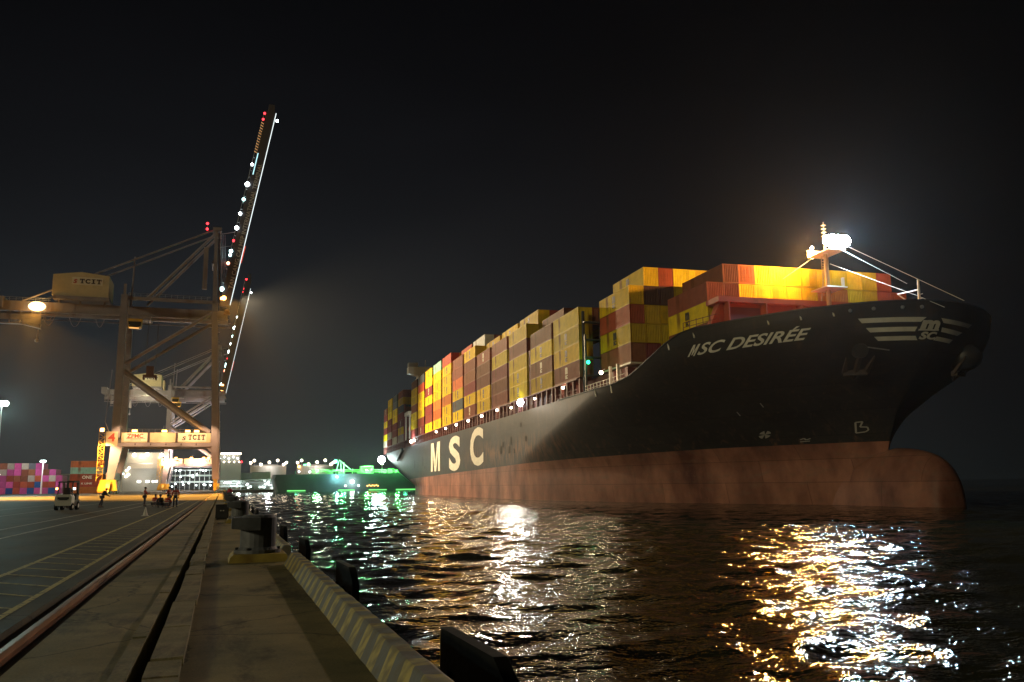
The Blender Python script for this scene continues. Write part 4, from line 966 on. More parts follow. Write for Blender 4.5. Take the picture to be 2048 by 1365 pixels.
    O('backstay', q, M_crane)
    q = MB(); q.tube((XL + 2.2, -3, 59), (XL + 2.6, -3, 76), .25, 6); O('stay_post', q, M_crane)
    # boom raised over the water
    B0 = Vector((XW + 1.9, 0, 60.5)); B1 = Vector((XW + 14.6, 0, 131)); bd = (B1 - B0).normalized(); bn = Vector((-bd.z, 0, bd.x))
    if bn.x > 0: bn = -bn
    q = MB(); M_boom = mat('boom_grey', (0.11, 0.1, 0.115), 0.5)
    for y in (-3.2, 3.2):
        a = B0 + bn*1.75 + Vector((0, y, 0)); b = B1 + bn*1.75 + Vector((0, y, 0)); q.beam(a, b, 1.0, 3.2, ref=(0, 1, 0)) if False else q.add(
            [p + Vector((0, sy*.5, 0)) + bn*sn for p in (a, b) for sy, sn in ((-1, -1.6), (1, -1.6), (1, 1.6), (-1, 1.6))], [(0,3,2,1),(4,5,6,7),(0,1,5,4),(1,2,6,5),(2,3,7,6),(3,0,4,7)])
    for k in range(14):
        p = B0 + bd*(4 + k*5) + bn*1.6; q.add([p + Vector((0, y, 0)) + bd*d + bn*e for y in (-2.7, 2.7) for d, e in ((0, -.3), (.6, -.3), (.6, .3), (0, .3))], [(0,1,2,3),(7,6,5,4),(0,4,5,1),(1,5,6,2),(2,6,7,3),(3,7,4,0)])
    p = B1 + bd*2.2 + bn*1.9; q.box(p.x - 1.0, p.x + 1.0, -3.6, 3.6, p.z - 2.2, p.z + .6)
    bo = O('boom', q, M_boom)
    q = MB()
    for k in range(26):
        p = B0 + bd*(8 + k*2.4) + bn*3.9; q.tube(p + Vector((0, -3.6, 0)), p + bd*2.4 + Vector((0, -3.6, 0)), .08, 4); q.tube(p + Vector((0, -3.6, 0)) - bn*.9, p + Vector((0, -3.6, 0)), .06, 4)
    O('boom_walkway', q, M_steel, bo)
    if lit:
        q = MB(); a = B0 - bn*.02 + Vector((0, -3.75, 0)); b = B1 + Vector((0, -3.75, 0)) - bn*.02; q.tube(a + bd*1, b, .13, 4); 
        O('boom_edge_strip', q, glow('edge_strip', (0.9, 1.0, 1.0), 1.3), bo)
        q = MB(); q.tube(a + bd*16 - bn*.25, a + bd*22 - bn*.35, .16, 4); O('boom_edge_red', q, glow('edge_red', (1.0, 0.12, 0.06), .8), bo)
        vf = text_mesh('TAN CANG CAI MEP INTERNATIONAL TERMINAL', 0.01, 0, (6.5, 52, -.7, .7))
        decal('boom_text', vf, lambda x, y: tuple(B0 + bd*x + bn*(1.15 + y) + Vector((0, -3.76, 0))), mat('boom_letter', (0.75, 0.74, 0.72), .6), bo)
        for d, col, r_ in ((70.5, 'r', .42), (68.2, 'r', .42), (51, 'w', .5), (43.6, 'w', .8), (38, 'c', .55), (32.8, 'w', .55), (27.6, 'w', .7), (23, 'r', .4), (19.2, 'c', .6), (17.8, 'c', .5), (14.9, 'o', .55), (5.8, 'c', .75)):
            p = B0 + bd*d + bn*(3.7) + Vector((0, -3.6, 0)); q = MB(); q.ball(p, r_ * (1 if Yc < 400 else 1.7), 8, 6); O('boom_lamp', q, {'r': G_red, 'w': G_white, 'c': G_cool, 'o': glow('lamp_orange_red', (1, .35, .2), 9)}[col], bo)
        q = MB(); p = B1 - bn*.9 - bd*2.5; q.ball(p + Vector((0, -3.4, 0)), .5, 8, 6); O('boom_lamp', q, G_white, bo)
        q = MB()
        for k in range(12): p = B0 + bd*(55.5 + k*1.0) + bn*(3.6) + Vector((0, -3.7, 0)); q.tube(p - bn*.5, p + bn*.5 + bd*.4, .07, 4)
        O('lit_stair', q, glow('stair_glow', (1.0, 0.5, 0.18), 1.2), bo)
        q = MB(); p = B0 + bd*47.5 + bn*2.7 + Vector((0, -3.75, 0)); q.tube(p, p + bd*8, .15, 4); O('boom_light_bar', q, glow('bar_glow', (.5, .9, .95), 1.6), bo)
    else:
        for d in (70.5,):
            p = B0 + bd*d + bn*3.2 + Vector((0, -3.6, 0)); q = MB(); q.ball(p, .6, 8, 6); O('boom_lamp', q, G_red, bo)
    for z in (87.0, 88.9) if Yc < 400 else (87.5,):
        q = MB(); q.ball((XW - 6.2, -4, z), .42 if Yc < 400 else .7, 8, 6); O('beacon', q, G_red)
    q = MB(); q.tube((XW - 6.2, -4, 86), (XW - 6.2, -4, 89.2), .08, 5); q.beam((XW - 6.2, -4, 86), (XW - 4, -4, 86), .1, .1); O('beacon_post', q, M_crane)
    # hinge lamps
    for x, z, r_ in ((XW + .1, 63.0, .75), (XW - .8, 62.8, .45)):
        q = MB(); q.ball((x, -7.5, z), r_ if lit == 2 else r_*.7, 8, 6); O('sodium_lamp', q, G_amber)
    q = MB(); q.ball((XW + 1.2, -7, 58.6), .8, 6, 5); q.box(XW + .2, XW + 2.2, -7.2, -6, 57.6, 58.2); O('hinge_housing', q, mat('hinge_tan', (.5, .3, .2), .6))
    # operator cab on the trolley
    q = MB(); q.prism([(-28.6, 52.4), (-25.8, 52.0), (-24.6, 52.4), (-24.3, 55.2), (-28.9, 55.2)], 'y', -5.2, -2.4); cb = O('operator_cab', q, M_yel)
    q = MB(); q.prism([(-28.2, 52.75), (-25.9, 52.45), (-24.75, 52.8), (-24.5, 54.3), (-28.4, 54.3)], 'y', -5.26, -5.21); O('cab_window', q, mat('cab_glass', (.05, .045, .02), .1), cb)
    q = MB(); q.box(-28.0, -25.2, -5.3, -5.1, 52.05, 52.25); O('cab_light', q, glow('cab_glow', (1, .5, .15), 2.2), cb)
    q = MB(); q.box(-29.5, -22, -4.6, 4.6, 55.4, 56.1); O('trolley', q, M_crane)
    if parts_full:
        q = MB(); q.box(-23.6, -19.4, -1.2, 1.2, 37.0, 37.8); q.box(-22.6, -20.4, -1.2, 1.2, 37.8, 40.6); q.box(-23.6, -23.1, -1.3, 1.3, 36.3, 37.0); q.box(-19.9, -19.4, -1.3, 1.3, 36.3, 37.0)
        sp = O('spreader', q, mat('spreader_red', (.09, .03, .02), .6, rust=.6, scale=.8))
        q = MB()
        for x in (-23, -20):
            for y in (-1.2, 1.2): q.tube((x, y, 40.6), (x + .2, y, 55.4), .05, 4)
        O('hoist_rope', q, M_dark, sp)
    # portal flood lamps
    lx = (XL - 2.8, XL + 6.3, XL + 14.8, XL + 21.6, XL + 24.2)
    for i, x in enumerate(lx):
        q = MB(); q.box(x - (.7 if i else .5), x + (.7 if i else .5), Yn - 1.6, Yn - .9, 18.9, 19.5 + (.4 if i == 0 else 0)); O('flood_lamp', q, G_amber)
    if parts_full:
        q = MB(); q.ball((-54.6, -4.8, 57.7), 1.7, 10, 8, sx=1.4, sz=.85); O('flood_lamp', q, glow('lamp_platform', (1.0, .62, .22), 9))
    return C0
c1 = crane(296, 'nearest grey gantry crane with its boom raised and lit, cream house marked TCIT', 2, '4')
c2 = crane(549, 'middle gantry crane with its raised boom unlit, seen through the nearest crane', 0, '5', False)
c3 = crane(577, 'farthest gantry crane with its raised boom lit by a string of lamps', 1, '6', False)
SOD = (1.0, 0.43, 0.05)
for x in (-92, -56, -22): light(None, (-56.6, 284, 55.0), 480000, SOD, .9, aim=(x, 214, 0), ang=36, blend=.12, name='platform_flood')
light(None, (-56.6, 288.5, 57.4), 1200, SOD, .6, name='platform_glow')
for x in (-30, 0): light(None, (2.5, 281, 62), 480000, SOD, .9, aim=(x, 207, 0), ang=38, blend=.12, name='hinge_flood')
light(None, (3.2, 286, 62.5), 880000, (1.0, .72, .4), .9, aim=sw(-240, 47, 24), ang=88, blend=.7, name='hinge_flood_ship')
for x in (-29, -21, -13, -5): light(None, (x, 279, 20.5), 5200, (1.0, .58, .28), .4, aim=(x, 288, 14), ang=88, blend=.6, name='portal_lamp_light')
light(None, (-37.5, 280, 17), 60000, (1.0, .55, .24), .4, aim=(-33, 288, 5), ang=84, blend=.5, name='portal_corner_light')
light(None, (-33, 279, 1.6), 4000, (1.0, .5, .08), .4, name='bogie_fill'); light(None, (-1, 277, 3), 3500, (1.0, .4, .12), .4, name='bogie_fill')  # added orange fills that brighten the bogies, no fixtures there
for yc in (549, 577): light(None, (-46, yc - 22, 52), 12000, (1.0, .9, .5), 1, name='house_fill')  # added fill on the far machinery houses, no lamp there
for yc in (549, 577):
    for x in (-30, -14): light(None, (x, yc - 14, 17), 16000, (1.0, .6, .35), .6, name='portal_lamp_light')
light(None, (-24, 560, 26), 25000, (.8, .85, 1.0), 1, name='yard_glow')

# ------------------------------------------------------------------ container yard
GY = 'containers stacked in the yard'
rnd = random.Random(11); rows = ['spbbpbpbpbpssnd', 'bnppssnpbssp', 'drppbrpnnbsppd', 'srbpnpbpsppnrp']
for tier in range(5):
    nc = [18, 18, 18, 17, 15][tier]
    for k in range(nc):
        c = rnd.choice('ppppbbbrrgsn' if tier > 1 else 'rrrppbgpn'); x = -64.6 - 2.6*k - (0 if tier < 3 else (1 if tier == 3 else 3)) * 2.6
        container(0, 0, 0, c, '%s container end on in the yard, %s tier, %s column from right' % (CN[c], TN[tier], ON[k + (0 if tier < 3 else (1 if tier == 3 else 3))]), GY,
                  H=2.5, loc=(x, 414, tier*2.52), rz=R(-90))
for i, (c, s_) in enumerate((('o', ''), ('r', ''), ('r', ''), ('t', ''), ('o', ''))):
    o = container(0, 0, 0, c, '%s container side on in the yard behind the crane leg, %s tier' % (CN[c], TN[i]), GY, H=2.58, loc=(-58.0, 386, i*2.6), rz=0)
    if i == 2: decal('line_logo', text_mesh('ONE', .04, 0, (4.4, 8.0, .6, 1.9)), lambda x, y: (x, -1.24, y), M_sign, o)
    if i == 1: decal('line_logo', text_mesh('K LINE', .03, 0, (4.2, 8.2, 1.0, 1.7)), lambda x, y: (x, -1.24, y), M_sign, o)
# light masts
def mast(x, y, h, r_, lab, col=G_white):
    t = empty('light_mast', (x, y, 0), 0, lab, 'light mast')
    q = MB(); q.tube((0, 0, 0), (0, 0, h), .35, 8, r2=.16); obj('pole', q, M_white, t)
    q = MB(); q.box(-1.1*r_, 1.1*r_, -.3, .3, h, h + .3); obj('lamp_head', q, M_steel, t)
    q = MB()
    for k in (-1, 0, 1): q.ball((k*.8*r_, -.4, h), .55*r_, 8, 6)
    obj('lamp', q, col, t); return t
mast(-71.2, 325, 30.4, 1.6, 'tall light mast with a bright cool white head at the left edge', glow('mast_hot', (.75, 1.0, .95), 35))
mast(-70, 396, 13.2, .8, 'small light mast standing in front of the pink container stacks')
mast(-86, 398, 8, .3, 'thin short pole with a dim head at the left end of the yard stacks')
mast(-49, 470, 14, .6, 'slim light mast seen through the portal of the nearest crane, left one'); mast(-50.5, 500, 9.5, .7, 'lower light mast seen through the portal of the nearest crane', G_cool)
light(None, (-70.5, 321, 29), 60000, (.6, 1.0, .92), 1.5, aim=(-30, 200, 0), ang=100, blend=.5, name='mast_light')
light(None, (-70, 392, 14), 5000, (.95, .95, 1.0), 1, name='mast_light'); light(None, (-92, 380, 14), 5000, (1, .85, .95), 1, name='mast_light')
light(None, (-52, 362, 12), 6000, (1, .8, .6), 1, name='yard_lamp_light')

# ------------------------------------------------------------------ terminal buildings beyond
M_silo = mat('silo_wall', (.42, .4, .34), .7, var=.1, scale=.1); M_shed = mat('shed_wall', (.3, .31, .29), .7, var=.1, scale=.1); M_tank = mat('tank_wall', (.5, .47, .44), .7, var=.08, scale=.1)
def lamps(t, pts, m, r_=.9, name='flood_lamp'):
    for p in pts: q = MB(); q.ball(p, r_, 6, 5); obj(name, q, m, t)
def building(x0, x1, y, d, h, lab, m, feats=None, cat='building', name='warehouse'):
    t = empty(name, ((x0+x1)/2, y, 0), 0, lab, cat); w = (x1-x0)/2
    q = MB(); q.box(-w, w, 0, d, 0, h); obj('wall', q, m, t)
    q = MB(); q.box(-w-.3, w+.3, -.3, d+.3, h, h+.5); obj('roof', q, M_shed, t)
    q = MB(); n = max(3, int(w*2/6))
    for k in range(n + 1): q.box(-w + k*2*w/n - .2, -w + k*2*w/n + .2, -.15, -.01, 0, h)
    obj('wall_rib', q, m, t); return t
YB = 640
t = building(-3.4, 12.2, YB, 16, 18.5, 'tall pale silo building crowned with rows of lamps right of the crane leg', M_silo, name='silo_building')
q = MB(); q.box(-7.4, 7, 1, 14, 19, 24.5); obj('top_floor', q, mat('lit_facade', (.2, .2, .18), .7), t)
lamps(t, [(-7 + k*1.75, -.8, 25.4) for k in range(9)], G_warm, .75); lamps(t, [(-6.5 + k*3, -.8, 22 + (k % 2)) for k in range(5)], G_white, .55); lamps(t, [(-7 + k*3.4, -.8, 19.6) for k in range(5)], G_warm, .5)
lamps(t, [(8.2, -.8, 19.6)], G_red, .7)
q = MB()
for k in range(10): q.box(-6 + k*1.3, -5.2 + k*1.3, -.3, -.2, 5.5, 6.3)
obj('window', q, G_win, t)
building(13, 20, YB + 5, 20, 11.5, 'low grey shed beside the tall silo building', M_shed); building(20.5, 33, YB + 8, 20, 12, 'wider pale grey shed at the foot of the first lamp crowned tank', M_silo)
def tank(x, y, r_, h, lab, n, amber=False):
    t = empty('storage_tank', (x, y, 0), 0, lab, 'tank'); q = MB(); q.tube((0,0,0), (0,0,h), r_, 40); q.tube((0,0,h), (0,0,h+1.6), r_, 40, r2=r_*.3); obj('shell', q, M_tank, t)
    q = MB()
    for k in range(28): a = 2*math.pi*k/28; b = 2*math.pi*(k+1)/28; q.tube((r_*math.cos(a), r_*math.sin(a), h+1), (r_*math.cos(b), r_*math.sin(b), h+1), .08, 4); q.tube((r_*math.cos(a), r_*math.sin(a), h), (r_*math.cos(a), r_*math.sin(a), h+1), .06, 4)
    for k in range(n): a = math.pi*(1.05 + .9*k/(n-1)); q.tube((r_*math.cos(a), r_*math.sin(a), h), (r_*math.cos(a), r_*math.sin(a), h + 3 + 1.8*math.sin(k*2.1)), .1, 4)
    obj('roof_rail', q, M_steel, t)
    lamps(t, [(r_*math.cos(math.pi*(1.05 + .9*k/(n-1))), r_*math.sin(math.pi*(1.05 + .9*k/(n-1))), h + 3 + 1.8*math.sin(k*2.1)) for k in range(n)], G_warm, 1.0)
    if amber: lamps(t, [(-r_*.93, -r_*.5, h - .3)], G_amber, 1.1)
    light(t, (0, -r_ - 8, h + 4), 9000, (1, .92, .85), 1); return t
tank(35, 720, 14, 18, 'round storage tank crowned with lamps, behind the dark ship on the left', 7)
tank(72, 720, 14.5, 18, 'round storage tank crowned with lamps, the right one with an amber lamp', 7, True)
t = building(-70, -44, 700, 30, 28, 'big windowless silo block with flood lamps seen through the crane portal', M_silo, name='silo_building')
lamps(t, [(-6, -2, 26.5), (-1, -2, 25.5), (3, -2, 27), (13, -2, 26.5)], G_warm, 1.4); light(t, (2, -14, 22), 16000, (1, .8, .6), 1.5)
q = MB(); q.box(-12, 8, -.6, -.2, 15, 15.4); q.box(-12, 8, -.6, -.2, 20, 20.4); obj('gallery', q, M_steel, t)
t = building(-62, -36, 600, 20, 14, 'grey warehouse with a row of lit windows seen through the crane portal', M_shed)
q = MB()
for a in (-2.5, 2.5, 6.3, 8.3): q.box(a, a + (2.2 if a < 3 else 1.3), -.35, -.2, 5.5, 6.8)
obj('window', q, glow('window_bright', (1, 1, .9), 5), t)
lamps(t, [(-9, -1, 13.2), (-7.6, -1, 14.8), (-9.2, -1, 9.4), (-7.8, -1, 10.6)], G_warm, .7)
light(t, (0, -10, 9), 5000, (1, .85, .7), 1)
building(-140, -64, 620, 20, 11, 'long low dark shed behind the stacked pink containers', mat('dark_shed', (.12, .12, .12), .7))
# pipe rack and plant with many lamps
def rack(x0, x1, y, h, lab, seed, n):
    t = empty('pipe_rack', ((x0+x1)/2, y, 0), 0, lab, 'pipe rack'); w = (x1-x0)/2; q = MB()
    for k in range(int(w*2/3) + 1):
        x = -w + k*3; q.box(x-.12, x+.12, -.1, .1, 0, h); q.box(x-.1, x+.1, 3.9, 4.1, 0, h)
    for z in (h, h*.72, h*.4):
        q.box(-w, w, -.15, .15, z-.12, z+.12); q.box(-w, w, 3.9, 4.1, z-.12, z+.12); q.tube((-w, 1, z+.4), (w, 1, z+.4), .35, 6); q.tube((-w, 2.4, z+.5), (w, 2.4, z+.5), .45, 6)
    obj('frame', q, mat('rack_grey', (.4, .42, .4), .5), t)
    r2 = random.Random(seed); lamps(t, [(r2.uniform(-w, w), -.8, r2.uniform(.15, 1.05)*h) for _ in range(n)], glow('lamp_plant', (.85, 1, .97), 8), .5)
    light(t, (0, -6, h*.8), 4500, (.85, 1, .97), 1); light(t, (w*.6, -6, h*.5), 3000, (.85, 1, .97), 1); return t
rack(-35, -4, 600, 13, 'brightly lit steel plant between the two crane legs', 5, 26)
rack(-3, 14, 590, 5.5, 'lit pipe rack at the foot of the tall silo building', 6, 7); rack(14, 42, 575, 6, 'lit pipe rack along the far quay left of the dark green ship', 7, 12)
rack(24, 40, 566, 4.5, 'small cluster of very bright lamps at the water beside the dark ship', 8, 12)
for x, z, lab in ((53.5, 16, 'left'), (56, 16, 'right')):
    mast(x*1.06, 640, 17.4, .8, 'green tinted lamp post behind the dark green ship, %s one of the close pair' % lab, G_green)
mast(113, 640, 17.6, .8, 'lone green tinted lamp post near the stern of the big ship', glow('lamp_lime', (.6, 1, .5), 9))

# ------------------------------------------------------------------ green-lit ship at the far berth
gs = empty('cargo_ship', (69, 545, WZ), R(-2), 'dark green lit cargo ship moored at the far berth behind the big ship', 'ship')
M_gh = mat('green_hull', (.045, .07, .07), .5, var=.2, scale=.1)
q = MB(); prof = [(-37, -2), (51, -2), (50.5, 2), (44, 7), (39, 11.2), (38, 11.2), (-39, 10.6), (-40, 8)]
n = len(prof); vs = []
for y, sh in ((0, 0), (2.2, 1.2), (7, 2.0), (13, 1.2), (15, 0)): vs += [(x + (1.4 - sh) * (-1 if x > 0 else 1) * (.8 if x > 0 else 1), y, z) for x, z in prof]
q.add(vs, [tuple(range(n))[::-1], tuple(range(4*n, 5*n))] + [(k*n+i, k*n+(i+1)%n, (k+1)*n+(i+1)%n, (k+1)*n+i) for k in range(4) for i in range(n)])
obj('hull', q, M_gh, gs)
M_gd = mat('green_deck_gear', (.4, .6, .3), .5)
q = MB(); r2 = random.Random(4)
for k in range(26):
    x = r2.uniform(-16, 36); q.box(x, x + r2.uniform(.4, 2), 2, 2.6, 11, 11 + r2.uniform(.6, 3.2))
q.tube((-16, 3, 12.2), (37, 3, 12.2), .25, 6); q.tube((-16, 4, 13.2), (30, 4, 13.2), .35, 6); q.box(14, 22, 3, 8, 11, 15.6)
for k in range(30): q.tube((8 + k, 1.5, 11), (8 + k, 1.5, 13.4 if k % 2 else 12.8), .07, 4)
q.tube((8, 1.5, 12.9), (38, 1.5, 12.9), .07, 4); q.tube((34, 1.5, 14.2), (38.4, 1.5, 11.3), .12, 4)
obj('deck_gear', q, M_gd, gs)
q = MB(); q.beam((-1.5, 4, 11), (0.5, 4, 19), .4, .4); q.beam((2, 4, 11), (1.5, 4, 19), .4, .4); q.beam((.5, 4, 19.5), (8.5, 4, 13), .6, .5); q.beam((3.4, 4, 11), (3.6, 4, 18), .5, .5); obj('deck_crane', q, mat('crane_pale', (.5, .55, .5), .5), gs)
q = MB(); q.box(15, 21.5, 2.8, 2.95, 13.2, 15.0); obj('lit_cabin', q, glow('green_cabin', (.35, 1, .3), 1.0), gs)
lamps(gs, [(-1.8, 2, 18.6)], G_green, 1.2, 'deck_lamp'); lamps(gs, [(-24, 2, 12.4), (-17.5, 2, 12.2)], G_white, .55, 'deck_lamp')
lamps(gs, [(8.4, -1, 5.8)], G_white, 1.1, 'side_lamp'); lamps(gs, [(-1, -1, 9.0)], glow('lamp_blue', (.4, .9, 1), 4), 1.1, 'side_lamp'); lamps(gs, [(4.3, -1, 3.4), (12.4, -1, 3.4)], G_white, .4, 'side_lamp')
light(gs, (-1, -4, 9), 9000, (.4, .95, 1), .6); light(gs, (8.4, -4, 5.8), 6000, (.9, 1, 1), .6)
for x in (-14, 2, 18, 28, 37): light(gs, (x, -.5, 14.5), 13000, (.12, 1, .2), .5)
for x in (-26, 2, 24, 40): light(gs, (x, -14, 9), 700, (.1, .9, .45), .8)  # added green fills in front of the hull, no lamps there
q = MB()
for k in range(7): q.ball((18 + k*1.1, -.6, 3.2 + (.35 if k % 2 else 0)), .28, 6, 4)
obj('string_lamp', q, G_amber, gs)
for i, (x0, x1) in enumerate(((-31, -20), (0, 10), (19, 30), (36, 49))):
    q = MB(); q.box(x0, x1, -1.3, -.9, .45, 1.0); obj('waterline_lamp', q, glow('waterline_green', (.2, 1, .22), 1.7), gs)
# far lights over the river
t = empty('distant_boat', (420, 567, WZ), 0, 'tiny far boat with one white light low on the right', 'boat')
q = MB(); q.prism([(-4.5, 0), (4, 0), (5.5, 1.3), (-5, 1.3)], 'y', -1.3, 1.3); obj('hull', q, M_dark, t)
q = MB(); q.box(-3, -.5, -.9, .9, 1.3, 2.7); obj('wheelhouse', q, M_dark, t)
q = MB(); q.ball((-1.5, -1, 3.3), .4, 6, 5); obj('lamp', q, G_white, t); q = MB(); q.ball((-2.5, -1, 3.7), .25, 6, 5); obj('lamp', q, G_red, t)

# ------------------------------------------------------------------ forklift
fk = empty('forklift', (-11.75, 75.5, 0), R(-8), 'white and black forklift truck seen from behind with its lamps on', 'forklift')
M_fw = mat('forklift_white', (.6, .6, .57), .4, var=.08, scale=2); M_fb = mat('forklift_black', (.02, .02, .02), .6)
q = MB(); q.prism([(-.55, .35), (.55, .35), (.62, .6), (.62, 1.05), (.5, 1.22), (-.5, 1.22), (-.62, 1.05), (-.62, .6)], 'y', 0, .75); obj('counterweight', q, M_fw, fk)
q = MB(); q.prism([(.05, .95), (-.4, .78), (.4, .78)], 'y', -.03, .0); q.box(-.42, .42, -.02, .02, .84, 1.02); obj('grille', q, M_fb, fk)
q = MB(); q.box(-.6, .6, .75, 2.1, .3, .8); q.box(-.5, .5, 1.6, 2.1, .8, 1.25); obj('body', q, M_fb, fk)
q = MB()
for sx in (-.53, .53):
    q.beam((sx, .35, 1.1), (sx*.95, .5, 2.15), .08, .08); q.beam((sx, 1.95, 1.2), (sx*.95, 1.6, 2.15), .08, .08)
q.box(-.6, .6, .4, 1.75, 2.15, 2.22)
for k in range(6): q.box(-.55, .55, .5+k*.2, .56+k*.2, 2.22, 2.25)
obj('overhead_guard', q, M_fb, fk)
q = MB(); q.box(-.28, .28, .8, 1.25, 1.22, 1.34); q.prism([(.76, 1.3), (.88, 1.3), (.82, 1.75), (.74, 1.75)], 'x', -.26, .26); obj('seat', q, mat('seat_black', (.03, .02, .02), .6), fk)
q = MB()
for sx in (-.38, .38): q.box(sx-.07, sx+.07, 2.2, 2.35, .15, 2.3)
q.box(-.42, .42, 2.22, 2.33, 1.2, 1.3); q.box(-.42, .42, 2.22, 2.33, 2.2, 2.3); ms = obj('mast', q, M_fb, fk)
q = MB()
for sx in (-.3, .3): q.box(sx-.06, sx+.06, 2.4, 3.5, .08, .13); q.box(sx-.06, sx+.06, 2.38, 2.43, .08, .7)
obj('fork', q, M_dark, ms)
for sx in (-.55, .55):
    for yy, r_ in ((.35, .27), (1.75, .33)):
        q = MB(); q.tube((sx-.1, yy, r_), (sx+.1, yy, r_), r_, 16); wl = obj('wheel', q, M_black, fk)
        q = MB(); q.tube((sx-.11, yy, r_), (sx+.11, yy, r_), r_*.5, 12); obj('rim', q, M_fw, wl)
for sx in (-.66, .62):
    q = MB(); q.box(sx-.04, sx+.1, .38, .46, 1.6, 1.75); obj('tail_lamp', q, G_amber if sx < 0 else G_white, fk)
q = MB(); q.tube((0, 1.9, 1.25), (0, 1.75, 1.5), .02, 6); q.tube((0, 1.75, 1.5), (0, 1.73, 1.52), .17, 14); obj('steering_wheel', q, M_fb, fk)

# ------------------------------------------------------------------ people
M_skin = mat('skin', (.3, .16, .1), .6); M_pants = mat('dark_trousers', (.03, .03, .045), .8); M_hair = mat('hair_black', (.01, .01, .01), .7)
def skin_chain(name, verts, edges, radii, m, parent, root=0, sub=1):
    me = bpy.data.meshes.new(name); me.from_pydata([tuple(v) for v in verts], edges, []); me.materials.append(m)
    o = link(name, me, parent); md = o.modifiers.new('skin', 'SKIN'); md.use_smooth_shade = True
    for i, r_ in enumerate(radii):
        d = me.skin_vertices[0].data[i]; rr = r_ if isinstance(r_, tuple) else (r_, r_); d.radius = rr; d.use_root = (i == root)
    sb = o.modifiers.new('smooth', 'SUBSURF'); sb.levels = sub; sb.render_levels = sub; return o
def person(x, y, rz, lab, pose, top, hat, group='dock workers on the quay'):
    t = empty('person', (x, y, 0), rz, lab, 'person', group)
    if pose == 'squat':
        pel = (0, -.12, .32); ch = (0, .1, .66); nk = (0, .15, .82); hd = (0, .2, .98)
        kneeL, kneeR = (-.2, .35, .5), (.2, .35, .5); anL, anR = (-.17, .08, .1), (.17, .08, .1)
        elL, elR = (-.27, .2, .5), (.27, .2, .5); haL, haR = (-.12, .46, .52), (.12, .46, .5)
    elif pose == 'bend':
        pel = (0, 0, .95); ch = (0, .2, 1.3); nk = (0, .28, 1.43); hd = (0, .36, 1.56)
        kneeL, kneeR = (-.12, .1, .5), (.12, -.12, .52); anL, anR = (-.13, .02, .09), (.14, -.3, .12)
        elL, elR = (-.24, .34, 1.1), (.24, .3, 1.1); haL, haR = (-.12, .58, 1.05), (.15, .55, .98)
    elif pose == 'reach':
        pel = (0, 0, .93); ch = (0, .02, 1.3); nk = (0, .03, 1.46); hd = (0, .06, 1.63)
        kneeL, kneeR = (-.11, .04, .5), (.11, .03, .5); anL, anR = (-.12, 0, .09), (.12, 0, .09)
        elL, elR = (-.26, .12, 1.12), (.28, .12, 1.15); haL, haR = (-.2, .34, 1.15), (.16, .4, 1.2)
    else:
        pel = (0, 0, .93); ch = (0, .0, 1.3); nk = (0, .0, 1.46); hd = (0, .03, 1.63)
        kneeL, kneeR = (-.11, .03, .5), (.12, .02, .5); anL, anR = (-.12, 0, .09), (.13, 0, .09)
        elL, elR = (-.28, -.02, 1.1), (.28, -.02, 1.1); haL, haR = (-.26, .08, .86), (.26, .08, .86)
    sl_, sr_ = (ch[0]-.18, ch[1], ch[2]+.1), (ch[0]+.18, ch[1], ch[2]+.1); hl, hr = (pel[0]-.1, pel[1], pel[2]-.04), (pel[0]+.1, pel[1], pel[2]-.04)
    toe = lambda a: (a[0], a[1]+.17, .04)
    top_h = (hd[0], hd[1]+.01, hd[2]+.08)
    V = [pel, ch, nk, hd, top_h, sl_, elL, haL, sr_, elR, haR, hl, kneeL, anL, toe(anL), hr, kneeR, anR, toe(anR)]
    E_ = [(0,1),(1,2),(2,3),(3,4),(1,5),(5,6),(6,7),(1,8),(8,9),(9,10),(0,11),(11,12),(12,13),(13,14),(0,15),(15,16),(16,17),(17,18)]
    Rr = [(.15,.11),(.16,.11),.055,.095,.085,.065,.045,.03,.065,.045,.03,.09,.06,.042,.04,.09,.06,.042,.04]
    for ha, el, sx in ((7, 6, -1), (10, 9, 1)):   # palm, five fingers
        h = Vector(V[ha]); d = (h - Vector(V[el])).normalized(); sd = d.cross(Vector((0, 0, 1))).normalized() if abs(d.z) < .95 else Vector((0, 1, 0))
        pm = len(V); V.append(tuple(h + d*.06)); E_.append((ha, pm)); Rr.append(.026)
        for k, ln in enumerate((.06, .075, .08, .07)):
            o_ = sd*((k-1.5)*.018); V.append(tuple(h + d*.09 + o_)); Rr.append(.009); E_.append((pm, len(V)-1)); V.append(tuple(h + d*(.09+ln*.6) + o_ + Vector((0,0,-.02)))); Rr.append(.008); E_.append((len(V)-2, len(V)-1))
        V.append(tuple(h + d*.03 + sd*sx*.045)); Rr.append(.011); E_.append((ha, len(V)-1)); V.append(tuple(h + d*.07 + sd*sx*.055)); Rr.append(.009); E_.append((len(V)-2, len(V)-1))
    skin_chain('body', V, E_, Rr, M_skin, t, 0, 1)
    hv_ = Vector(hd); fw_ = Vector((0, 1, 0))
    q = MB(); q.ball(hv_ + Vector((0, .1, .0)), .018, 6, 4); q.ball(hv_ + Vector((-.095, 0, .01)), .022, 6, 4); q.ball(hv_ + Vector((.095, 0, .01)), .022, 6, 4); q.box(hv_.x-.025, hv_.x+.025, hv_.y+.085, hv_.y+.1, hv_.z-.055, hv_.z-.045)
    obj('face', q, M_skin, t, smooth=True)
    tr = [pel, hl, kneeL, (anL[0], anL[1], anL[2]+.03), hr, kneeR, (anR[0], anR[1], anR[2]+.03)]
    skin_chain('trousers', tr, [(0,1),(1,2),(2,3),(0,4),(4,5),(5,6)], [(.165,.13),.105,.078,.062,.105,.078,.062], M_pants, t)
    wr = lambda a, b: tuple(Vector(a)*.12 + Vector(b)*.88)
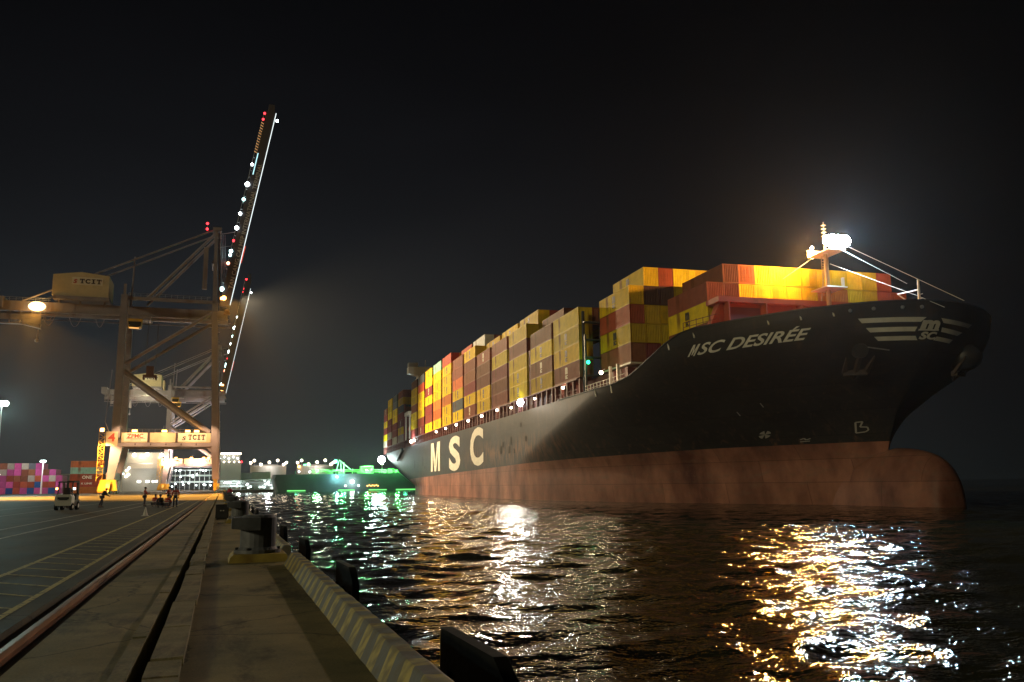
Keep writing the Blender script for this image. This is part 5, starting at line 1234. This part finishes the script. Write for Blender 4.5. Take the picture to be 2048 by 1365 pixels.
    jk = [tuple(Vector(pel)+Vector((0,0,.02))), ch, (nk[0], nk[1], nk[2]-.04), sl_, elL, wr(elL, haL), sr_, elR, wr(elR, haR)]
    skin_chain('jacket', jk, [(0,1),(1,2),(1,3),(3,4),(4,5),(1,6),(6,7),(7,8)], [(.18,.13),(.19,.135),.07,.085,.062,.045,.085,.062,.045], top, t)
    if top is M_vest:
        for f in (.35, .75):
            c = Vector(pel).lerp(Vector(ch), f); q = MB()
            for k in range(12):
                a0, a1 = 2*math.pi*k/12, 2*math.pi*(k+1)/12; q.beam(c + Vector((.2*math.cos(a0), .15*math.sin(a0), 0)), c + Vector((.2*math.cos(a1), .15*math.sin(a1), 0)), .012, .05)
            obj('reflective_band', q, M_white, t)
    for a, b in ((anL, toe(anL)), (anR, toe(anR))):
        q = MB(); q.beam((a[0], a[1]-.07, .05), (b[0], b[1]+.03, .035), .1, .1, h2=.06); obj('boot', q, M_dark, t)
    q = MB()
    if hat:
        q.ball(hv_ + Vector((0, 0, .055)), .125, 12, 8, sz=.85); q.tube(hv_ + Vector((0, .02, .045)), hv_ + Vector((0, .02, .055)), .15, 14); obj('helmet', q, hat, t, smooth=True)
    else:
        q.ball(hv_ + Vector((0, -.02, .05)), .108, 12, 8, sz=.9); obj('hair', q, M_hair, t, smooth=True)
    return t
M_vest = mat('vest_red', (.42, .05, .035), .7); M_jdark = mat('jacket_dark', (.03, .03, .035), .8); M_shirt = mat('shirt_crimson', (.7, .03, .06), .7)
M_hatw = mat('helmet_white', (.5, .5, .48), .4); M_hatg = mat('helmet_green', (.05, .3, .2), .4)
person(-10.1, 85, R(-60), 'worker in dark clothes bending forward, alone right of the forklift', 'bend', M_jdark, None)
person(-6.75, 87, R(-75), 'worker standing in red vest holding out a phone, left of the group', 'reach', M_vest, None)
person(-4.55, 86, R(60), 'worker in red jacket standing and facing right, second from the right of the group', 'reach', M_vest, None)
person(-3.75, 80, R(10), 'worker in red vest standing with back turned, rightmost of the group by the rail', 'stand', M_vest, None)
person(-5.7, 84, R(-30), 'crouching worker, left one of the two squatting in the group', 'squat', M_vest, None)
person(-4.9, 80, R(20), 'crouching worker in front of the standing pair', 'squat', M_jdark, None)
person(-4.35, 78.5, R(-40), 'crouching worker close to the crane rail', 'squat', M_vest, None)
person(1.05, 120, R(0), 'worker in bright crimson shirt and green helmet by the far bollards', 'stand', M_shirt, M_hatg)
q = MB(); q.tube((0,0,0), (0,0,.02), .22, 12); q.tube((0,0,.02), (0,0,.5), .14, 12, r2=.03); o = obj('traffic_cone', q, M_white, loc=(-4.25, 56, 0)); tag(o, 'small pale cone on the lane line in front of the group', 'cone')


# ------------------------------------------------------------------ night haze
q = MB(); q.box(-260, 480, -35, 820, -5, 145)
hz = obj('haze', q, [bpy.data.materials.new('haze')]); hz['kind'] = 'stuff'
hm = hz.data.materials[0]; hm.use_nodes = True; nt = hm.node_tree; nt.nodes.clear()
v = N(nt, 'ShaderNodeVolumePrincipled'); v.inputs['Color'].default_value = (.85, .92, 1, 1); v.inputs['Density'].default_value = 0.000055; v.inputs['Anisotropy'].default_value = 0.8
o = N(nt, 'ShaderNodeOutputMaterial'); nt.links.new(v.outputs[0], o.inputs['Volume'])
